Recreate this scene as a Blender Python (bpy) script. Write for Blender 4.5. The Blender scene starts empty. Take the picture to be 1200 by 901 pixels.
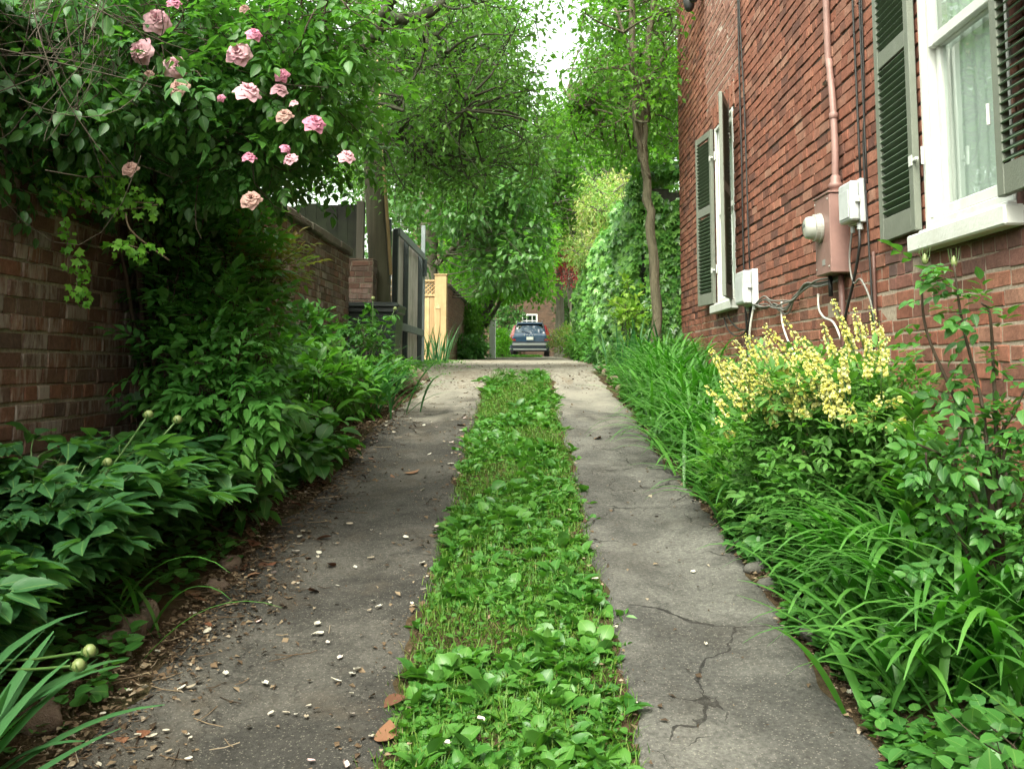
import bpy, math, random
import numpy as np
from mathutils import Vector, Matrix

scene = bpy.context.scene
COL = scene.collection
R = math.radians
E = 1.55                      # eye height
PITCH = R(6.0)
F = 1180.0 * math.cos(PITCH)  # focal length in pixels of a 1200 px wide frame
CX, HY = 622.0, 428.0         # where the lane's direction vanishes in the 1200 x 901 photo
CPI, SPI = math.cos(PITCH), math.sin(PITCH)
Y0 = HY - F * math.tan(PITCH)

def ray(px, py):
    u = (px - CX) / F; v = (Y0 - py) / F
    return np.array([u, CPI - v * SPI, SPI + v * CPI])
def at_y(px, py, Y):
    d = ray(px, py); return np.array([0, 0, E]) + d * (Y / d[1])
def at_x(px, py, X):
    d = ray(px, py); return np.array([0, 0, E]) + d * (X / d[0])

# ------------------------------------------------------------------ ground shape
def lane_z(y):
    y = np.asarray(y, float)
    a = 0.134 * y; b = 1.487 + 0.012 * (y - 11.1); k = 0.05
    m = np.minimum(a, b)
    z = m - k * np.log(np.exp(-(a - m) / k) + np.exp(-(b - m) / k))
    z = np.where(y > 55, 1.487 + 0.012 * 43.9 + (y - 55) * 0.002, z)
    return np.where(y < -6, -0.804 + 0 * y, z)
def sstep(a, b, x):
    t = np.clip((np.asarray(x, float) - a) / (b - a), 0, 1); return t * t * (3 - 2 * t)
def gz(x, y):
    x = np.asarray(x, float); y = np.asarray(y, float)
    z = lane_z(y)
    near = 1 - sstep(10.5, 14, y)
    z = z + near * (0.10 * sstep(-1.32, -1.75, x) + 0.07 * sstep(1.0, 1.35, x))
    z = z - near * 0.015 * (sstep(0, 0.25, 0.3 - np.abs(x + 0.9)) + sstep(0, 0.25, 0.3 - np.abs(x - 0.65)))
    return z + 0.006 * np.sin(x * 5.1 + y * 2.3) * np.sin(y * 3.7 - x)
def proj(P):
    P = np.asarray(P, float) - [0, 0, E]; d = P[..., 1] * CPI + P[..., 2] * SPI
    return CX + F * P[..., 0] / d, Y0 - F * (P[..., 2] * CPI - P[..., 1] * SPI) / d
def at_ground(px, py):
    d = ray(px, py); lo, hi = 0.5, 80.0
    for _ in range(60):
        m = 0.5 * (lo + hi); p = np.array([0, 0, E]) + d * m
        if p[2] > gz(p[0], p[1]): lo = m
        else: hi = m
    return np.array([0, 0, E]) + d * lo

# ------------------------------------------------------------------ scene object helpers
def tag(o, label=None, cat=None, group=None, kind=None):
    if label: o['label'] = label
    if cat: o['category'] = cat
    if group: o['group'] = group
    if kind: o['kind'] = kind
    return o
def thing(name, label, cat, base=(0, 0, 0), group=None, rz=0.0):
    o = bpy.data.objects.new(name, None); COL.objects.link(o)
    o.empty_display_size = 0.1
    o.location = [float(v) for v in base]; o.rotation_euler = (0, 0, rz)
    return tag(o, label, cat, group)
def put(name, me, parent=None, world=True):
    """link a mesh; world=True: its coordinates are world ones whatever its parent's place"""
    o = bpy.data.objects.new(name, me); COL.objects.link(o)
    if parent is not None:
        o.parent = parent
        if world:
            r = parent
            off = Vector((0, 0, 0))
            while r is not None: off += r.location; r = r.parent
            o.location = -off
    return o
def copy_tree(o, parent=None):
    c = o.copy(); COL.objects.link(c); c.parent = parent
    for ch in list(o.children): copy_tree(ch, c)
    return c

class MB:
    """collects geometry with numpy; every vertex has a float vector (across, along, random)"""
    def __init__(s): s.V = []; s.A = []; s.Fs = []; s.n = 0
    def add(s, V, faces, attr=None, mat=0):
        V = np.asarray(V, float).reshape(-1, 3)
        if attr is None: attr = np.zeros_like(V)
        s.V.append(V); s.A.append(np.asarray(attr, float).reshape(-1, 3))
        if not isinstance(faces, (list, tuple)) or (len(faces) and not isinstance(faces[0], np.ndarray)):
            byk = {}
            for f in faces: byk.setdefault(len(f), []).append(f)
            faces = [np.array(v, np.int64) for v in byk.values()]
        for f in faces: s.Fs.append((f + s.n, mat))
        s.n += len(V); return s
    def box(s, lo, hi, mat=0, rnd=None, M=None):
        x0, y0, z0 = lo; x1, y1, z1 = hi
        V = np.array([[x0,y0,z0],[x1,y0,z0],[x1,y1,z0],[x0,y1,z0],[x0,y0,z1],[x1,y0,z1],[x1,y1,z1],[x0,y1,z1]], float)
        if M is not None: V = V @ np.array(M.to_3x3()).T + np.array(M.translation)
        A = np.zeros((8, 3)); A[:, 2] = rnd if rnd is not None else 0.5
        return s.add(V, [np.array([[0,3,2,1],[4,5,6,7],[0,1,5,4],[1,2,6,5],[2,3,7,6],[3,0,4,7]])], A, mat)
    def bbox(s, lo, hi, b=0.006, mat=0, rnd=0.5, M=None):
        """box with chamfered edges"""
        lo = np.array(lo, float); hi = np.array(hi, float); b = min(b, 0.45 * float((hi - lo).min()))
        V = []; idx = {}
        for i in range(8):
            sgn = [(i >> k) & 1 for k in range(3)]
            for ax in range(3):
                p = [0, 0, 0]
                for k in range(3):
                    edge = hi[k] if sgn[k] else lo[k]; inn = edge - b if sgn[k] else edge + b
                    p[k] = edge if k == ax else inn
                idx[(i, ax)] = len(V); V.append(p)
        V = np.array(V, float)
        if M is not None: V = V @ np.array(M.to_3x3()).T + np.array(M.translation)
        f4, f3 = [], []
        c = (lo + hi) / 2
        for ax in range(3):
            o1, o2 = [k for k in range(3) if k != ax]
            for sd in (0, 1):
                q = [(sd << ax) | (a << o1) | (d << o2) for a, d in ((0,0),(1,0),(1,1),(0,1))]
                q = [idx[(i, ax)] for i in q]
                flip = (sd == 0) != (ax == 1)
                f4.append(q[::-1] if flip else q)
        for i in range(8):
            for ax in range(3):
                j = i | (1 << ax)
                if j != i:
                    o1, o2 = [k for k in range(3) if k != ax]
                    f4.append([idx[(i, o1)], idx[(j, o1)], idx[(j, o2)], idx[(i, o2)]])
            f3.append([idx[(i, 0)], idx[(i, 1)], idx[(i, 2)]])
        A = np.zeros((len(V), 3)); A[:, 2] = rnd
        return s.add(V, [np.array(f4), np.array(f3)], A, mat)
    def tubes(s, P, Rr, sides=6, mat=0, rnd=0.5, cap=True):
        """P (n,k,3) paths, Rr (n,k) radii"""
        P = np.asarray(P, float); Rr = np.asarray(Rr, float)
        if P.ndim == 2: P = P[None]
        Rr = Rr.reshape(P.shape[0], P.shape[1])
        n, k, _ = P.shape
        T = np.gradient(P, axis=1); T /= np.linalg.norm(T, axis=2, keepdims=True) + 1e-12
        mean = P[:, -1] - P[:, 0]; mean /= np.linalg.norm(mean, axis=1, keepdims=True) + 1e-12
        ref = np.where(np.abs(mean[:, 2:3]) > 0.8, np.array([[1.0, 0.13, 0]]), np.array([[0.07, 0.1, 1.0]]))
        ref = np.repeat(ref[:, None], k, 1)
        U = np.cross(T, ref); U /= np.linalg.norm(U, axis=2, keepdims=True) + 1e-12
        W = np.cross(T, U)
        a = np.arange(sides) * 2 * np.pi / sides
        ring = P[:, :, None] + Rr[:, :, None, None] * (np.cos(a)[None, None, :, None] * U[:, :, None] + np.sin(a)[None, None, :, None] * W[:, :, None])
        V = ring.reshape(-1, 3)
        i = np.arange(n)[:, None, None]; j = np.arange(k - 1)[None, :, None]; m = np.arange(sides)[None, None, :]
        b0 = (i * k + j) * sides
        q = np.stack([b0 + m, b0 + (m + 1) % sides, b0 + sides + (m + 1) % sides, b0 + sides + m], -1).reshape(-1, 4)
        fs = [q]
        if cap:
            fs.append(np.stack([np.arange(n) * k * sides + (k - 1) * sides + (mm) for mm in range(sides)], -1))
            fs.append(np.stack([np.arange(n) * k * sides + (sides - 1 - mm) for mm in range(sides)], -1))
        A = np.zeros((len(V), 3)); A[:, 2] = rnd if np.isscalar(rnd) else np.repeat(np.asarray(rnd), k * sides)
        A[:, 1] = np.tile(np.repeat(np.linspace(0, 1, k), sides), n)
        return s.add(V, fs, A, mat)
    def lathe(s, prof, centre, axis='z', sides=16, mat=0, rnd=0.5):
        prof = np.array(prof, float); k = len(prof); a = np.arange(sides) * 2 * np.pi / sides
        r = prof[:, 0][:, None]; h = np.repeat(prof[:, 1][:, None], sides, 1)
        c, d = r * np.cos(a), r * np.sin(a)
        V = {'z': np.stack([c, d, h], -1), 'x': np.stack([h, c, d], -1), 'y': np.stack([d, h, c], -1)}[axis].reshape(-1, 3) + np.array(centre, float)
        j = np.arange(k - 1)[:, None]; m = np.arange(sides)[None]
        q = np.stack([j * sides + m, j * sides + (m + 1) % sides, (j + 1) * sides + (m + 1) % sides, (j + 1) * sides + m], -1).reshape(-1, 4)
        A = np.zeros((len(V), 3)); A[:, 2] = rnd
        return s.add(V, [q], A, mat)
    def mesh(s, name, mats, smooth=False):
        me = bpy.data.meshes.new(name)
        V = np.concatenate(s.V) if s.V else np.zeros((0, 3)); A = np.concatenate(s.A) if s.A else V
        me.vertices.add(len(V)); me.vertices.foreach_set('co', V.astype(np.float32).ravel())
        loops = np.concatenate([f.ravel() for f, _ in s.Fs]) if s.Fs else np.zeros(0, int)
        cnt = np.concatenate([np.full(len(f), f.shape[1]) for f, _ in s.Fs]) if s.Fs else np.zeros(0, int)
        mi = np.concatenate([np.full(len(f), m) for f, m in s.Fs]) if s.Fs else np.zeros(0, int)
        me.loops.add(len(loops)); me.loops.foreach_set('vertex_index', loops.astype(np.int32))
        me.polygons.add(len(cnt))
        st = np.concatenate([[0], np.cumsum(cnt)[:-1]]) if len(cnt) else np.zeros(0)
        me.polygons.foreach_set('loop_start', st.astype(np.int32))
        me.polygons.foreach_set('loop_total', cnt.astype(np.int32))
        me.polygons.foreach_set('material_index', mi.astype(np.int32))
        me.polygons.foreach_set('use_smooth', np.full(len(cnt), smooth))
        at = me.attributes.new('leaf', 'FLOAT_VECTOR', 'POINT'); at.data.foreach_set('vector', A.astype(np.float32).ravel())
        for m in (mats if isinstance(mats, (list, tuple)) else [mats]): me.materials.append(m)
        me.update(calc_edges=True); me.validate()
        return me
    def build(s, name, mats, parent=None, smooth=False, world=True):
        smooth = smooth or name in ('foliage', 'plantain_weeds', 'bed_ground_cover', 'clover', 'young_leaves', 'ivy')
        return put(name, s.mesh(name, mats, smooth), parent, world)

# ------------------------------------------------------------------ materials
class Mat:
    def __init__(s, name):
        s.m = bpy.data.materials.new(name); s.m.use_nodes = True
        s.nt = s.m.node_tree; s.nt.nodes.clear()
        s.out = s.n('ShaderNodeOutputMaterial')
    def n(s, typ, **kw):
        nd = s.nt.nodes.new(typ)
        for k, v in kw.items():
            if hasattr(nd, k): setattr(nd, k, v)
            else: nd.inputs[k].default_value = v
        return nd
    def l(s, a, b): s.nt.links.new(a, b); return s
    def coords(s): return s.n('ShaderNodeTexCoord').outputs['Object']
    def geo(s): return s.n('ShaderNodeNewGeometry').outputs['Position']
    def attr(s):
        a = s.n('ShaderNodeAttribute', attribute_name='leaf'); x = s.n('ShaderNodeSeparateXYZ'); s.l(a.outputs['Vector'], x.inputs[0]); return x.outputs
    def noise(s, scale, detail=4, rough=0.55, vec=None, dist=0.0, out='Fac'):
        nd = s.n('ShaderNodeTexNoise'); nd.inputs['Scale'].default_value = scale; nd.inputs['Detail'].default_value = detail
        nd.inputs['Roughness'].default_value = rough; nd.inputs['Distortion'].default_value = dist
        if vec is not None: s.l(vec, nd.inputs['Vector'])
        return nd.outputs[out]
    def ramp(s, fac, stops):
        r = s.n('ShaderNodeValToRGB'); e = r.color_ramp.elements
        while len(e) > 1: e.remove(e[-1])
        def c4(c): return (*c, 1) if isinstance(c, (tuple, list)) else (c, c, c, 1)
        e[0].position, e[0].color = stops[0][0], c4(stops[0][1])
        for p, c in stops[1:]:
            k = e.new(p); k.color = c4(c)
        s.l(fac, r.inputs[0]); return r.outputs[0]
    def mix(s, fac, a, b, mode='MIX'):
        m = s.n('ShaderNodeMix', data_type='RGBA', blend_type=mode)
        for v, i in ((fac, 0), (a, 6), (b, 7)):
            if isinstance(v, (int, float)): m.inputs[i].default_value = v if i == 0 else (v, v, v, 1)
            elif isinstance(v, (tuple, list)): m.inputs[i].default_value = (*v, 1)
            else: s.l(v, m.inputs[i])
        return m.outputs[2]
    def math(s, op, a, b=0.0, c=None):
        m = s.n('ShaderNodeMath', operation=op)
        for v, i in ((a, 0), (b, 1), (c, 2)):
            if v is None: continue
            if isinstance(v, (int, float)): m.inputs[i].default_value = v
            else: s.l(v, m.inputs[i])
        return m.outputs[0]
    def bump(s, h, dist=0.01, strength=1.0, normal=None):
        b = s.n('ShaderNodeBump'); b.inputs['Distance'].default_value = dist; b.inputs['Strength'].default_value = strength
        s.l(h, b.inputs['Height'])
        if normal is not None: s.l(normal, b.inputs['Normal'])
        return b.outputs[0]
    def pbr(s, col, rough=0.7, normal=None, metal=0.0, spec=0.5, coat=0.0):
        p = s.n('ShaderNodeBsdfPrincipled')
        for v, k in ((col, 'Base Color'), (rough, 'Roughness'), (metal, 'Metallic'), (spec, 'Specular IOR Level'), (coat, 'Coat Weight')):
            if isinstance(v, (int, float)): p.inputs[k].default_value = v if k != 'Base Color' else (v, v, v, 1)
            elif isinstance(v, (tuple, list)): p.inputs[k].default_value = (*v, 1)
            else: s.l(v, p.inputs[k])
        if normal is not None: s.l(normal, p.inputs['Normal'])
        return p
    def done(s, sh): s.l(sh.outputs[0] if hasattr(sh, 'outputs') else sh, s.out.inputs[0]); return s.m

def leaf_mat(name, cols, rough=0.45, trans=0.35, vein=0.35, spec=0.4, tcol=None, back=0.15):
    """leaf: colour by each leaf's own random number, paler midrib, light passes through"""
    m = Mat(name); a = m.attr()
    n = len(cols)
    base = m.ramp(a[2], [(i / max(1, n - 1), (c[0] * .80, c[1] * 1.10, c[2] * 1.05) if c[1] > c[0] else c) for i, c in enumerate(cols)])
    big = m.noise(1.3, 2, vec=m.geo())
    base = m.mix(m.math('MULTIPLY', big, 0.35), base, m.mix(1.0, base, (1.12, 1.12, 0.75), 'MULTIPLY'))
    if vein > 0:
        ax = m.math('ABSOLUTE', a[0])
        rib = m.math('LESS_THAN', ax, 0.045)
        base = m.mix(m.math('MULTIPLY', rib, vein), base, (0.22, 0.34, 0.10))
        # side veins
        sv = m.math('FRACT', m.math('MULTIPLY', m.math('ADD', a[1], m.math('MULTIPLY', ax, -0.55)), 7.0))
        svl = m.math('LESS_THAN', sv, 0.13)
        base = m.mix(m.math('MULTIPLY', svl, vein * 0.35), base, (0.16, 0.27, 0.08))
    bf = m.n('ShaderNodeNewGeometry').outputs['Backfacing']
    base = m.mix(m.math('MULTIPLY', bf, back), base, (0.16, 0.24, 0.10))
    p = m.pbr(base, rough, spec=spec)
    t = m.n('ShaderNodeBsdfTranslucent')
    tc = m.mix(1.0, base, tcol or (1.35, 1.75, 0.55), 'MULTIPLY'); m.l(tc, t.inputs[0])
    mx = m.n('ShaderNodeMixShader'); mx.inputs[0].default_value = trans
    m.l(p.outputs[0], mx.inputs[1]); m.l(t.outputs[0], mx.inputs[2])
    return m.done(mx)
def bark_mat(name, c1, c2, scale=9.0, stretch=0.16, rough=0.9, d=0.02):
    m = Mat(name); mp = m.n('ShaderNodeMapping'); mp.inputs['Scale'].default_value = (1, 1, stretch); m.l(m.geo(), mp.inputs[0])
    f = m.noise(scale, 6, 0.65, mp.outputs[0], 0.6); g = m.noise(2.2, 3, vec=m.geo())
    col = m.mix(m.math('MULTIPLY', g, 0.5), m.ramp(f, [(0.3, c1), (0.7, c2)]), (0.10, 0.12, 0.07))
    return m.done(m.pbr(col, rough, m.bump(f, d), spec=0.2))
def plain(name, col, rough=0.5, metal=0.0, var=0.12, scale=6.0, bumpd=0.0015, spec=0.5, coat=0.0, dirt=None):
    m = Mat(name); g = m.geo(); f = m.noise(scale, 5, 0.6, g)
    c = m.mix(1.0, col, m.ramp(f, [(0.3, 1 - var), (0.7, 1 + var * 0.6)]), 'MULTIPLY')
    if dirt: c = m.mix(m.ramp(m.noise(scale * 0.7, 6, 0.7, g), [(0.52, 0.0), (0.72, 0.7)]), c, dirt)
    rr = m.math('MULTIPLY_ADD', m.noise(scale * 3, 3, vec=g), 0.2, rough - 0.1)
    return m.done(m.pbr(c, rr, m.bump(m.noise(scale * 12, 4, vec=g), bumpd), metal, spec, coat))
def wood_mat(name, c1, c2, axis='z', rough=0.8, scale=14, dirt=None):
    m = Mat(name); mp = m.n('ShaderNodeMapping'); sc = [1, 1, 1]; sc['xyz'.index(axis)] = 0.06
    mp.inputs['Scale'].default_value = sc; g = m.geo(); m.l(g, mp.inputs[0]); a = m.attr()
    f = m.noise(scale, 7, 0.7, mp.outputs[0], 0.8)
    c = m.ramp(f, [(0.28, c1), (0.72, c2)])
    c = m.mix(1.0, c, m.ramp(a[2], [(0, 0.72), (1, 1.15)]), 'MULTIPLY')
    if dirt: c = m.mix(m.ramp(m.noise(2.3, 5, 0.7, g), [(0.45, 0.0), (0.7, 0.75)]), c, dirt)
    return m.done(m.pbr(c, rough, m.bump(f, 0.004), spec=0.25))
def brick_mat(name, cols, white=0.0, dark=0.0, soot=(0.06, 0.05, 0.045)):
    """colour by each brick's own random number; worn faces, old whitewash runs, moss"""
    m = Mat(name); a = m.attr(); g = m.geo(); n = len(cols)
    c = m.ramp(a[2], [(i / (n - 1), k) for i, k in enumerate(cols)])
    f = m.noise(42, 6, 0.7, g); f2 = m.noise(9, 5, 0.65, g)
    c = m.mix(1.0, c, m.ramp(f, [(0.25, 0.6), (0.75, 1.3)]), 'MULTIPLY')
    c = m.mix(1.0, c, m.ramp(f2, [(0.3, 0.75), (0.7, 1.2)]), 'MULTIPLY')
    if white:
        mp = m.n('ShaderNodeMapping'); mp.inputs['Scale'].default_value = (1, 1, 0.22); m.l(g, mp.inputs[0])
        w = m.noise(26, 5, 0.7, mp.outputs[0], 0.5)
        w2 = m.math('ADD', w, m.math('MULTIPLY', m.math('SUBTRACT', m.math('FRACT', m.math('MULTIPLY', a[2], 17.3)), 0.5), 0.32))
        c = m.mix(m.ramp(w2, [(0.50, 0.0), (0.68, white)]), c, (0.36, 0.33, 0.30))
    if dark:
        c = m.mix(m.ramp(m.noise(1.1, 4, 0.6, g), [(0.48, 0.0), (0.68, dark)]), c, soot)
    h = m.math('ADD', m.math('MULTIPLY', f, 0.6), m.noise(120, 3, vec=g))
    return m.done(m.pbr(c, 0.88, m.bump(h, 0.004, 0.8), spec=0.2))
def mortar_mat(name, c1, c2, moss=0.0):
    m = Mat(name); g = m.geo()
    c = m.ramp(m.noise(1.2, 4, 0.6, g), [(0.42, c1), (0.6, c2)])
    c = m.mix(1.0, c, m.ramp(m.noise(60, 4, vec=g), [(0.3, 0.65), (0.7, 1.2)]), 'MULTIPLY')
    if moss: c = m.mix(m.ramp(m.noise(2.2, 5, 0.7, g), [(0.5, 0.0), (0.7, moss)]), c, (0.05, 0.08, 0.025))
    return m.done(m.pbr(c, 0.95, m.bump(m.noise(150, 3, vec=g), 0.004), spec=0.1))

# ------------------------------------------------------------------ leaves
def tmpl_leaf(prof=((0.28, 0.72), (0.62, 0.85)), w=0.30, fold=0.10, curl=0.16):
    """folded leaf, unit length along y: base, rows of (left, mid, right), tip"""
    V = [[0, 0, 0]]; A = [[0, 0]]
    for t, ww in prof:
        z = -curl * t * t
        V += [[-w * ww, t, z + fold * ww], [0, t, z], [w * ww, t, z + fold * ww]]; A += [[-ww, t], [0, t], [ww, t]]
    V.append([0, 1, -curl * 1.15]); A.append([0, 1])
    k = len(prof); q, tr = [], [[0, 2, 1], [0, 3, 2]]
    for i in range(k - 1):
        b = 1 + 3 * i; q += [[b, b + 1, b + 4, b + 3], [b + 1, b + 2, b + 5, b + 4]]
    b = 1 + 3 * (k - 1); tip = len(V) - 1; tr += [[b, b + 1, tip], [b + 1, b + 2, tip]]
    return np.array(V), np.array(A), [np.array(tr)] + ([np.array(q)] if q else [])
def tmpl_fold(w=0.28, fold=0.10, curl=0.1):
    V = np.array([[0, 0, 0], [-w, 0.42, fold], [0, 0.5, -curl * .3], [w, 0.42, fold], [0, 1, -curl]]); A = np.array([[0, 0], [-1, .42], [0, .5], [1, .42], [0, 1]])
    return V, A, [np.array([[0, 2, 1], [0, 3, 2], [1, 2, 4], [2, 3, 4]])]
def tmpl_lobed(spec, cup=0.06):
    """palmate leaf from its outline (x, y), one half listed from tip to base"""
    right = list(spec); left = [(-x, y) for x, y in right[::-1] if abs(x) > 1e-6]
    o = right + left; V = [[0, 0.30, 0]]; A = [[0, 0.3]]
    for i, (x, y) in enumerate(o):
        V.append([x, y, cup * (1 if i % 2 else -1) - 0.12 * y * y]); A.append([x * 2, y])
    n = len(o); return np.array(V), np.array(A), [np.array([[0, 1 + (i + 1) % n, 1 + i] for i in range(n)])]
OVATE = tmpl_leaf(((0.2, 0.75), (0.45, 1.0), (0.75, 0.62)), 0.30, 0.10, 0.18)
BROAD = tmpl_leaf(((0.15, 0.7), (0.42, 1.0), (0.74, 0.68)), 0.40, 0.10, 0.22)
LANCE = tmpl_leaf(((0.25, 0.85), (0.55, 0.9)), 0.17, 0.08, 0.2)
SMALL = tmpl_fold(0.30, 0.09, 0.12)
NARROW = tmpl_fold(0.17, 0.06, 0.15)
IVYL = tmpl_lobed([(0, 1.0), (0.16, 0.62), (0.46, 0.66), (0.32, 0.34), (0.42, 0.02), (0.12, 0.0), (0, 0.06)])
MAPLE = tmpl_lobed([(0, 1.0), (0.12, 0.62), (0.5, 0.8), (0.3, 0.42), (0.62, 0.3), (0.2, 0.12), (0, 0.02)], 0.05)
HEART = tmpl_leaf(((0.02, 0.75), (0.3, 1.0), (0.65, 0.72)), 0.48, 0.10, 0.16)

def unit(v): return v / (np.linalg.norm(v, axis=-1, keepdims=True) + 1e-12)
def leaves(mb, tmpl, P, D, N, S, W=1.0, rng=None, rnd=None, mat=0):
    P = np.asarray(P, float); n = len(P)
    if n == 0: return
    tv, ta, tf = tmpl
    D = unit(np.asarray(D, float)); N = np.asarray(N, float)
    X = unit(np.cross(D, N)); Z = np.cross(X, D)
    S = np.broadcast_to(np.asarray(S, float), (n,)); W = np.broadcast_to(np.asarray(W, float), (n,))
    V = P[:, None] + S[:, None, None] * (tv[None, :, 0, None] * W[:, None, None] * X[:, None] + tv[None, :, 1, None] * D[:, None] + tv[None, :, 2, None] * Z[:, None])
    k = len(tv)
    if rnd is None: rnd = rng.random(n)
    A = np.empty((n, k, 3)); A[:, :, 0] = ta[:, 0]; A[:, :, 1] = ta[:, 1]; A[:, :, 2] = np.asarray(rnd)[:, None]
    off = (np.arange(n) * k)[:, None, None]
    mb.add(V.reshape(-1, 3), [(f[None] + off).reshape(-1, f.shape[1]) for f in tf], A.reshape(-1, 3), mat)
def compound(P, D, N, S, lay):
    """each (P, D, N, S) becomes leaflets; lay rows: along, side offset, angle, size"""
    P, D, N = np.asarray(P, float), unit(np.asarray(D, float)), np.asarray(N, float)
    X = unit(np.cross(D, N)); n = len(P); S = np.broadcast_to(np.asarray(S, float), (n,))
    PP, DD, NN, SS = [], [], [], []
    Zn = np.cross(X, D)
    for t, sd, an, sz in lay:
        p = P + S[:, None] * (t * D + sd * X - 0.10 * t * t * Zn)
        PP.append(p); DD.append(D * math.cos(an) + X * math.sin(an) - 0.12 * Zn); NN.append(N); SS.append(S * sz)
    return np.concatenate(PP), np.concatenate(DD), np.concatenate(NN), np.concatenate(SS)
L_ROSE = [(.42, .04, 1.0, .42), (.42, -.04, -1.0, .42), (.75, .04, .9, .48), (.75, -.04, -.9, .48), (.95, 0, 0, .55)]
L_TRI = [(.4, .02, .95, .6), (.4, -.02, -.95, .6), (.45, 0, 0, .68)]
L_PEONY = [(.35, .08, .95, .50), (.35, -.08, -.95, .50), (.42, .15, .5, .46), (.42, -.15, -.5, .46), (.62, 0, 0, .60), (.58, .06, .45, .52), (.58, -.06, -.45, .52)]
L_NAND = [(.25, .06, 1.0, .34), (.25, -.06, -1.0, .34), (.45, .14, .7, .34), (.45, -.14, -.7, .34), (.5, .04, .9, .36), (.5, -.04, -.9, .36), (.72, .05, .8, .36), (.72, -.05, -.8, .36), (.9, 0, 0, .42)]

def clump_pts(rng, C, Rr, n, flat=0.75, shell=0.5):
    """n leaf places round each clump centre: positions and outward vectors"""
    C = np.asarray(C, float); K = len(C); Rr = np.broadcast_to(np.asarray(Rr, float), (K,))
    d = unit(rng.normal(size=(K, n, 3))); r = rng.random((K, n, 1)) ** shell
    o = d * r * Rr[:, None, None]; o[:, :, 2] *= flat
    return (C[:, None] + o).reshape(-1, 3), d.reshape(-1, 3)
def ell_clumps(rng, c, rad, K, inner=0.45, zmin=-1.0):
    """clump centres spread through an ellipsoid, thicker towards its surface"""
    out = []
    while len(out) < K:
        d = rng.normal(size=3); d /= np.linalg.norm(d)
        r = inner + (1 - inner) * rng.random() ** 0.6
        if d[2] * r < zmin: continue
        out.append(np.array(c) + d * r * np.array(rad))
    return np.array(out)
def straps(mb, rng, P, az, L, W, e0, e1, k=8, rnd=None, twist=0.3, mat=0, fold=0.25, tip=1.0):
    """arching strap leaves: elevation runs from e0 at the base to e1 at the tip"""
    P = np.asarray(P, float); n = len(P)
    B = lambda v: np.broadcast_to(np.asarray(v, float), (n,))
    az, L, W, e0, e1 = B(az), B(L), B(W), B(e0), B(e1)
    t = np.linspace(0, 1, k + 1)
    el = e0[:, None] + (e1 - e0)[:, None] * t[None] ** 1.4
    azz = az[:, None] + twist * (rng.random(n)[:, None] - 0.5) * t[None]
    st = np.stack([np.cos(el) * np.cos(azz), np.cos(el) * np.sin(azz), np.sin(el)], -1) * (L / k)[:, None, None]
    C = P[:, None] + np.concatenate([np.zeros((n, 1, 3)), np.cumsum(st[:, :-1], 1)], 1)
    side = np.stack([-np.sin(azz), np.cos(azz), np.zeros_like(azz)], -1)
    w = (0.55 + 0.45 * np.minimum(1, t * 4)) * np.clip((1.02 - t) / 0.5, 0.0, 1) ** (0.7 * tip)
    hw = W[:, None] * w[None] * 0.5
    up = np.cross(unit(st), side)
    Lf = C - side * hw[..., None] + up * (hw * fold)[..., None] * -1.0; Rt = C + side * hw[..., None] + up * (hw * fold)[..., None] * -1.0
    V = np.stack([Lf, C, Rt], 2).reshape(-1, 3)
    if rnd is None: rnd = rng.random(n)
    A = np.zeros((n, k + 1, 3, 3)); A[..., 0] = np.array([-1, 0, 1.0]); A[..., 1] = t[None, :, None]; A[..., 2] = np.asarray(rnd)[:, None, None]
    i = np.arange(n)[:, None, None]; j = np.arange(k)[None, :, None]; s2 = np.arange(2)[None, None]
    b = (i * (k + 1) + j) * 3 + s2
    mb.add(V, [np.stack([b, b + 1, b + 4, b + 3], -1).reshape(-1, 4)], A.reshape(-1, 3), mat)
def curve(pts, k=16, jit=0.0, rng=None):
    """smooth path through pts (Catmull-Rom)"""
    P = np.array(pts, float); n = len(P)
    if n == 2: out = P[0] + (P[1] - P[0]) * np.linspace(0, 1, k)[:, None]
    else:
        Q = np.vstack([2 * P[0] - P[1], P, 2 * P[-1] - P[-2]]); u = np.linspace(0, n - 1 - 1e-9, k); i = u.astype(int); t = (u - i)[:, None]
        a, b, c, d = Q[i], Q[i + 1], Q[i + 2], Q[i + 3]
        out = 0.5 * (2 * b + (c - a) * t + (2 * a - 5 * b + 4 * c - d) * t * t + (3 * b - a - 3 * c + d) * t ** 3)
    if jit and rng is not None: out[1:-1] += rng.normal(size=(k - 2, 3)) * jit
    return out
def twigs(mb, rng, A, B, r0, r1, k=5, sag=0.1, sides=4, mat=0):
    A = np.asarray(A, float); B = np.asarray(B, float); n = len(A)
    if n == 0: return
    t = np.linspace(0, 1, k)[None, :, None]
    L = np.linalg.norm(B - A, axis=1)
    P = A[:, None] + (B - A)[:, None] * t + (np.sin(t * np.pi) * (rng.normal(size=(n, 1, 3)) * sag * L[:, None, None]))
    rr = np.asarray(r0) + (np.asarray(r1) - np.asarray(r0)) * np.linspace(0, 1, k)[None]
    mb.tubes(P, np.broadcast_to(rr, (n, k)), sides, mat, cap=False)
# ------------------------------------------------------------------ camera, sky, sun
cam = bpy.data.cameras.new('camera'); co = bpy.data.objects.new('camera', cam); COL.objects.link(co)
co.location = (0, 0, E); co.rotation_euler = (R(90) + PITCH, 0, 0)
cam.sensor_width = 36; cam.sensor_fit = 'HORIZONTAL'; cam.lens = F / 1200 * 36
cam.shift_x = -22 / 1200; cam.shift_y = (Y0 - 450.5) / 1200
cam.clip_start = 0.05; cam.clip_end = 1500
scene.camera = co

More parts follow.
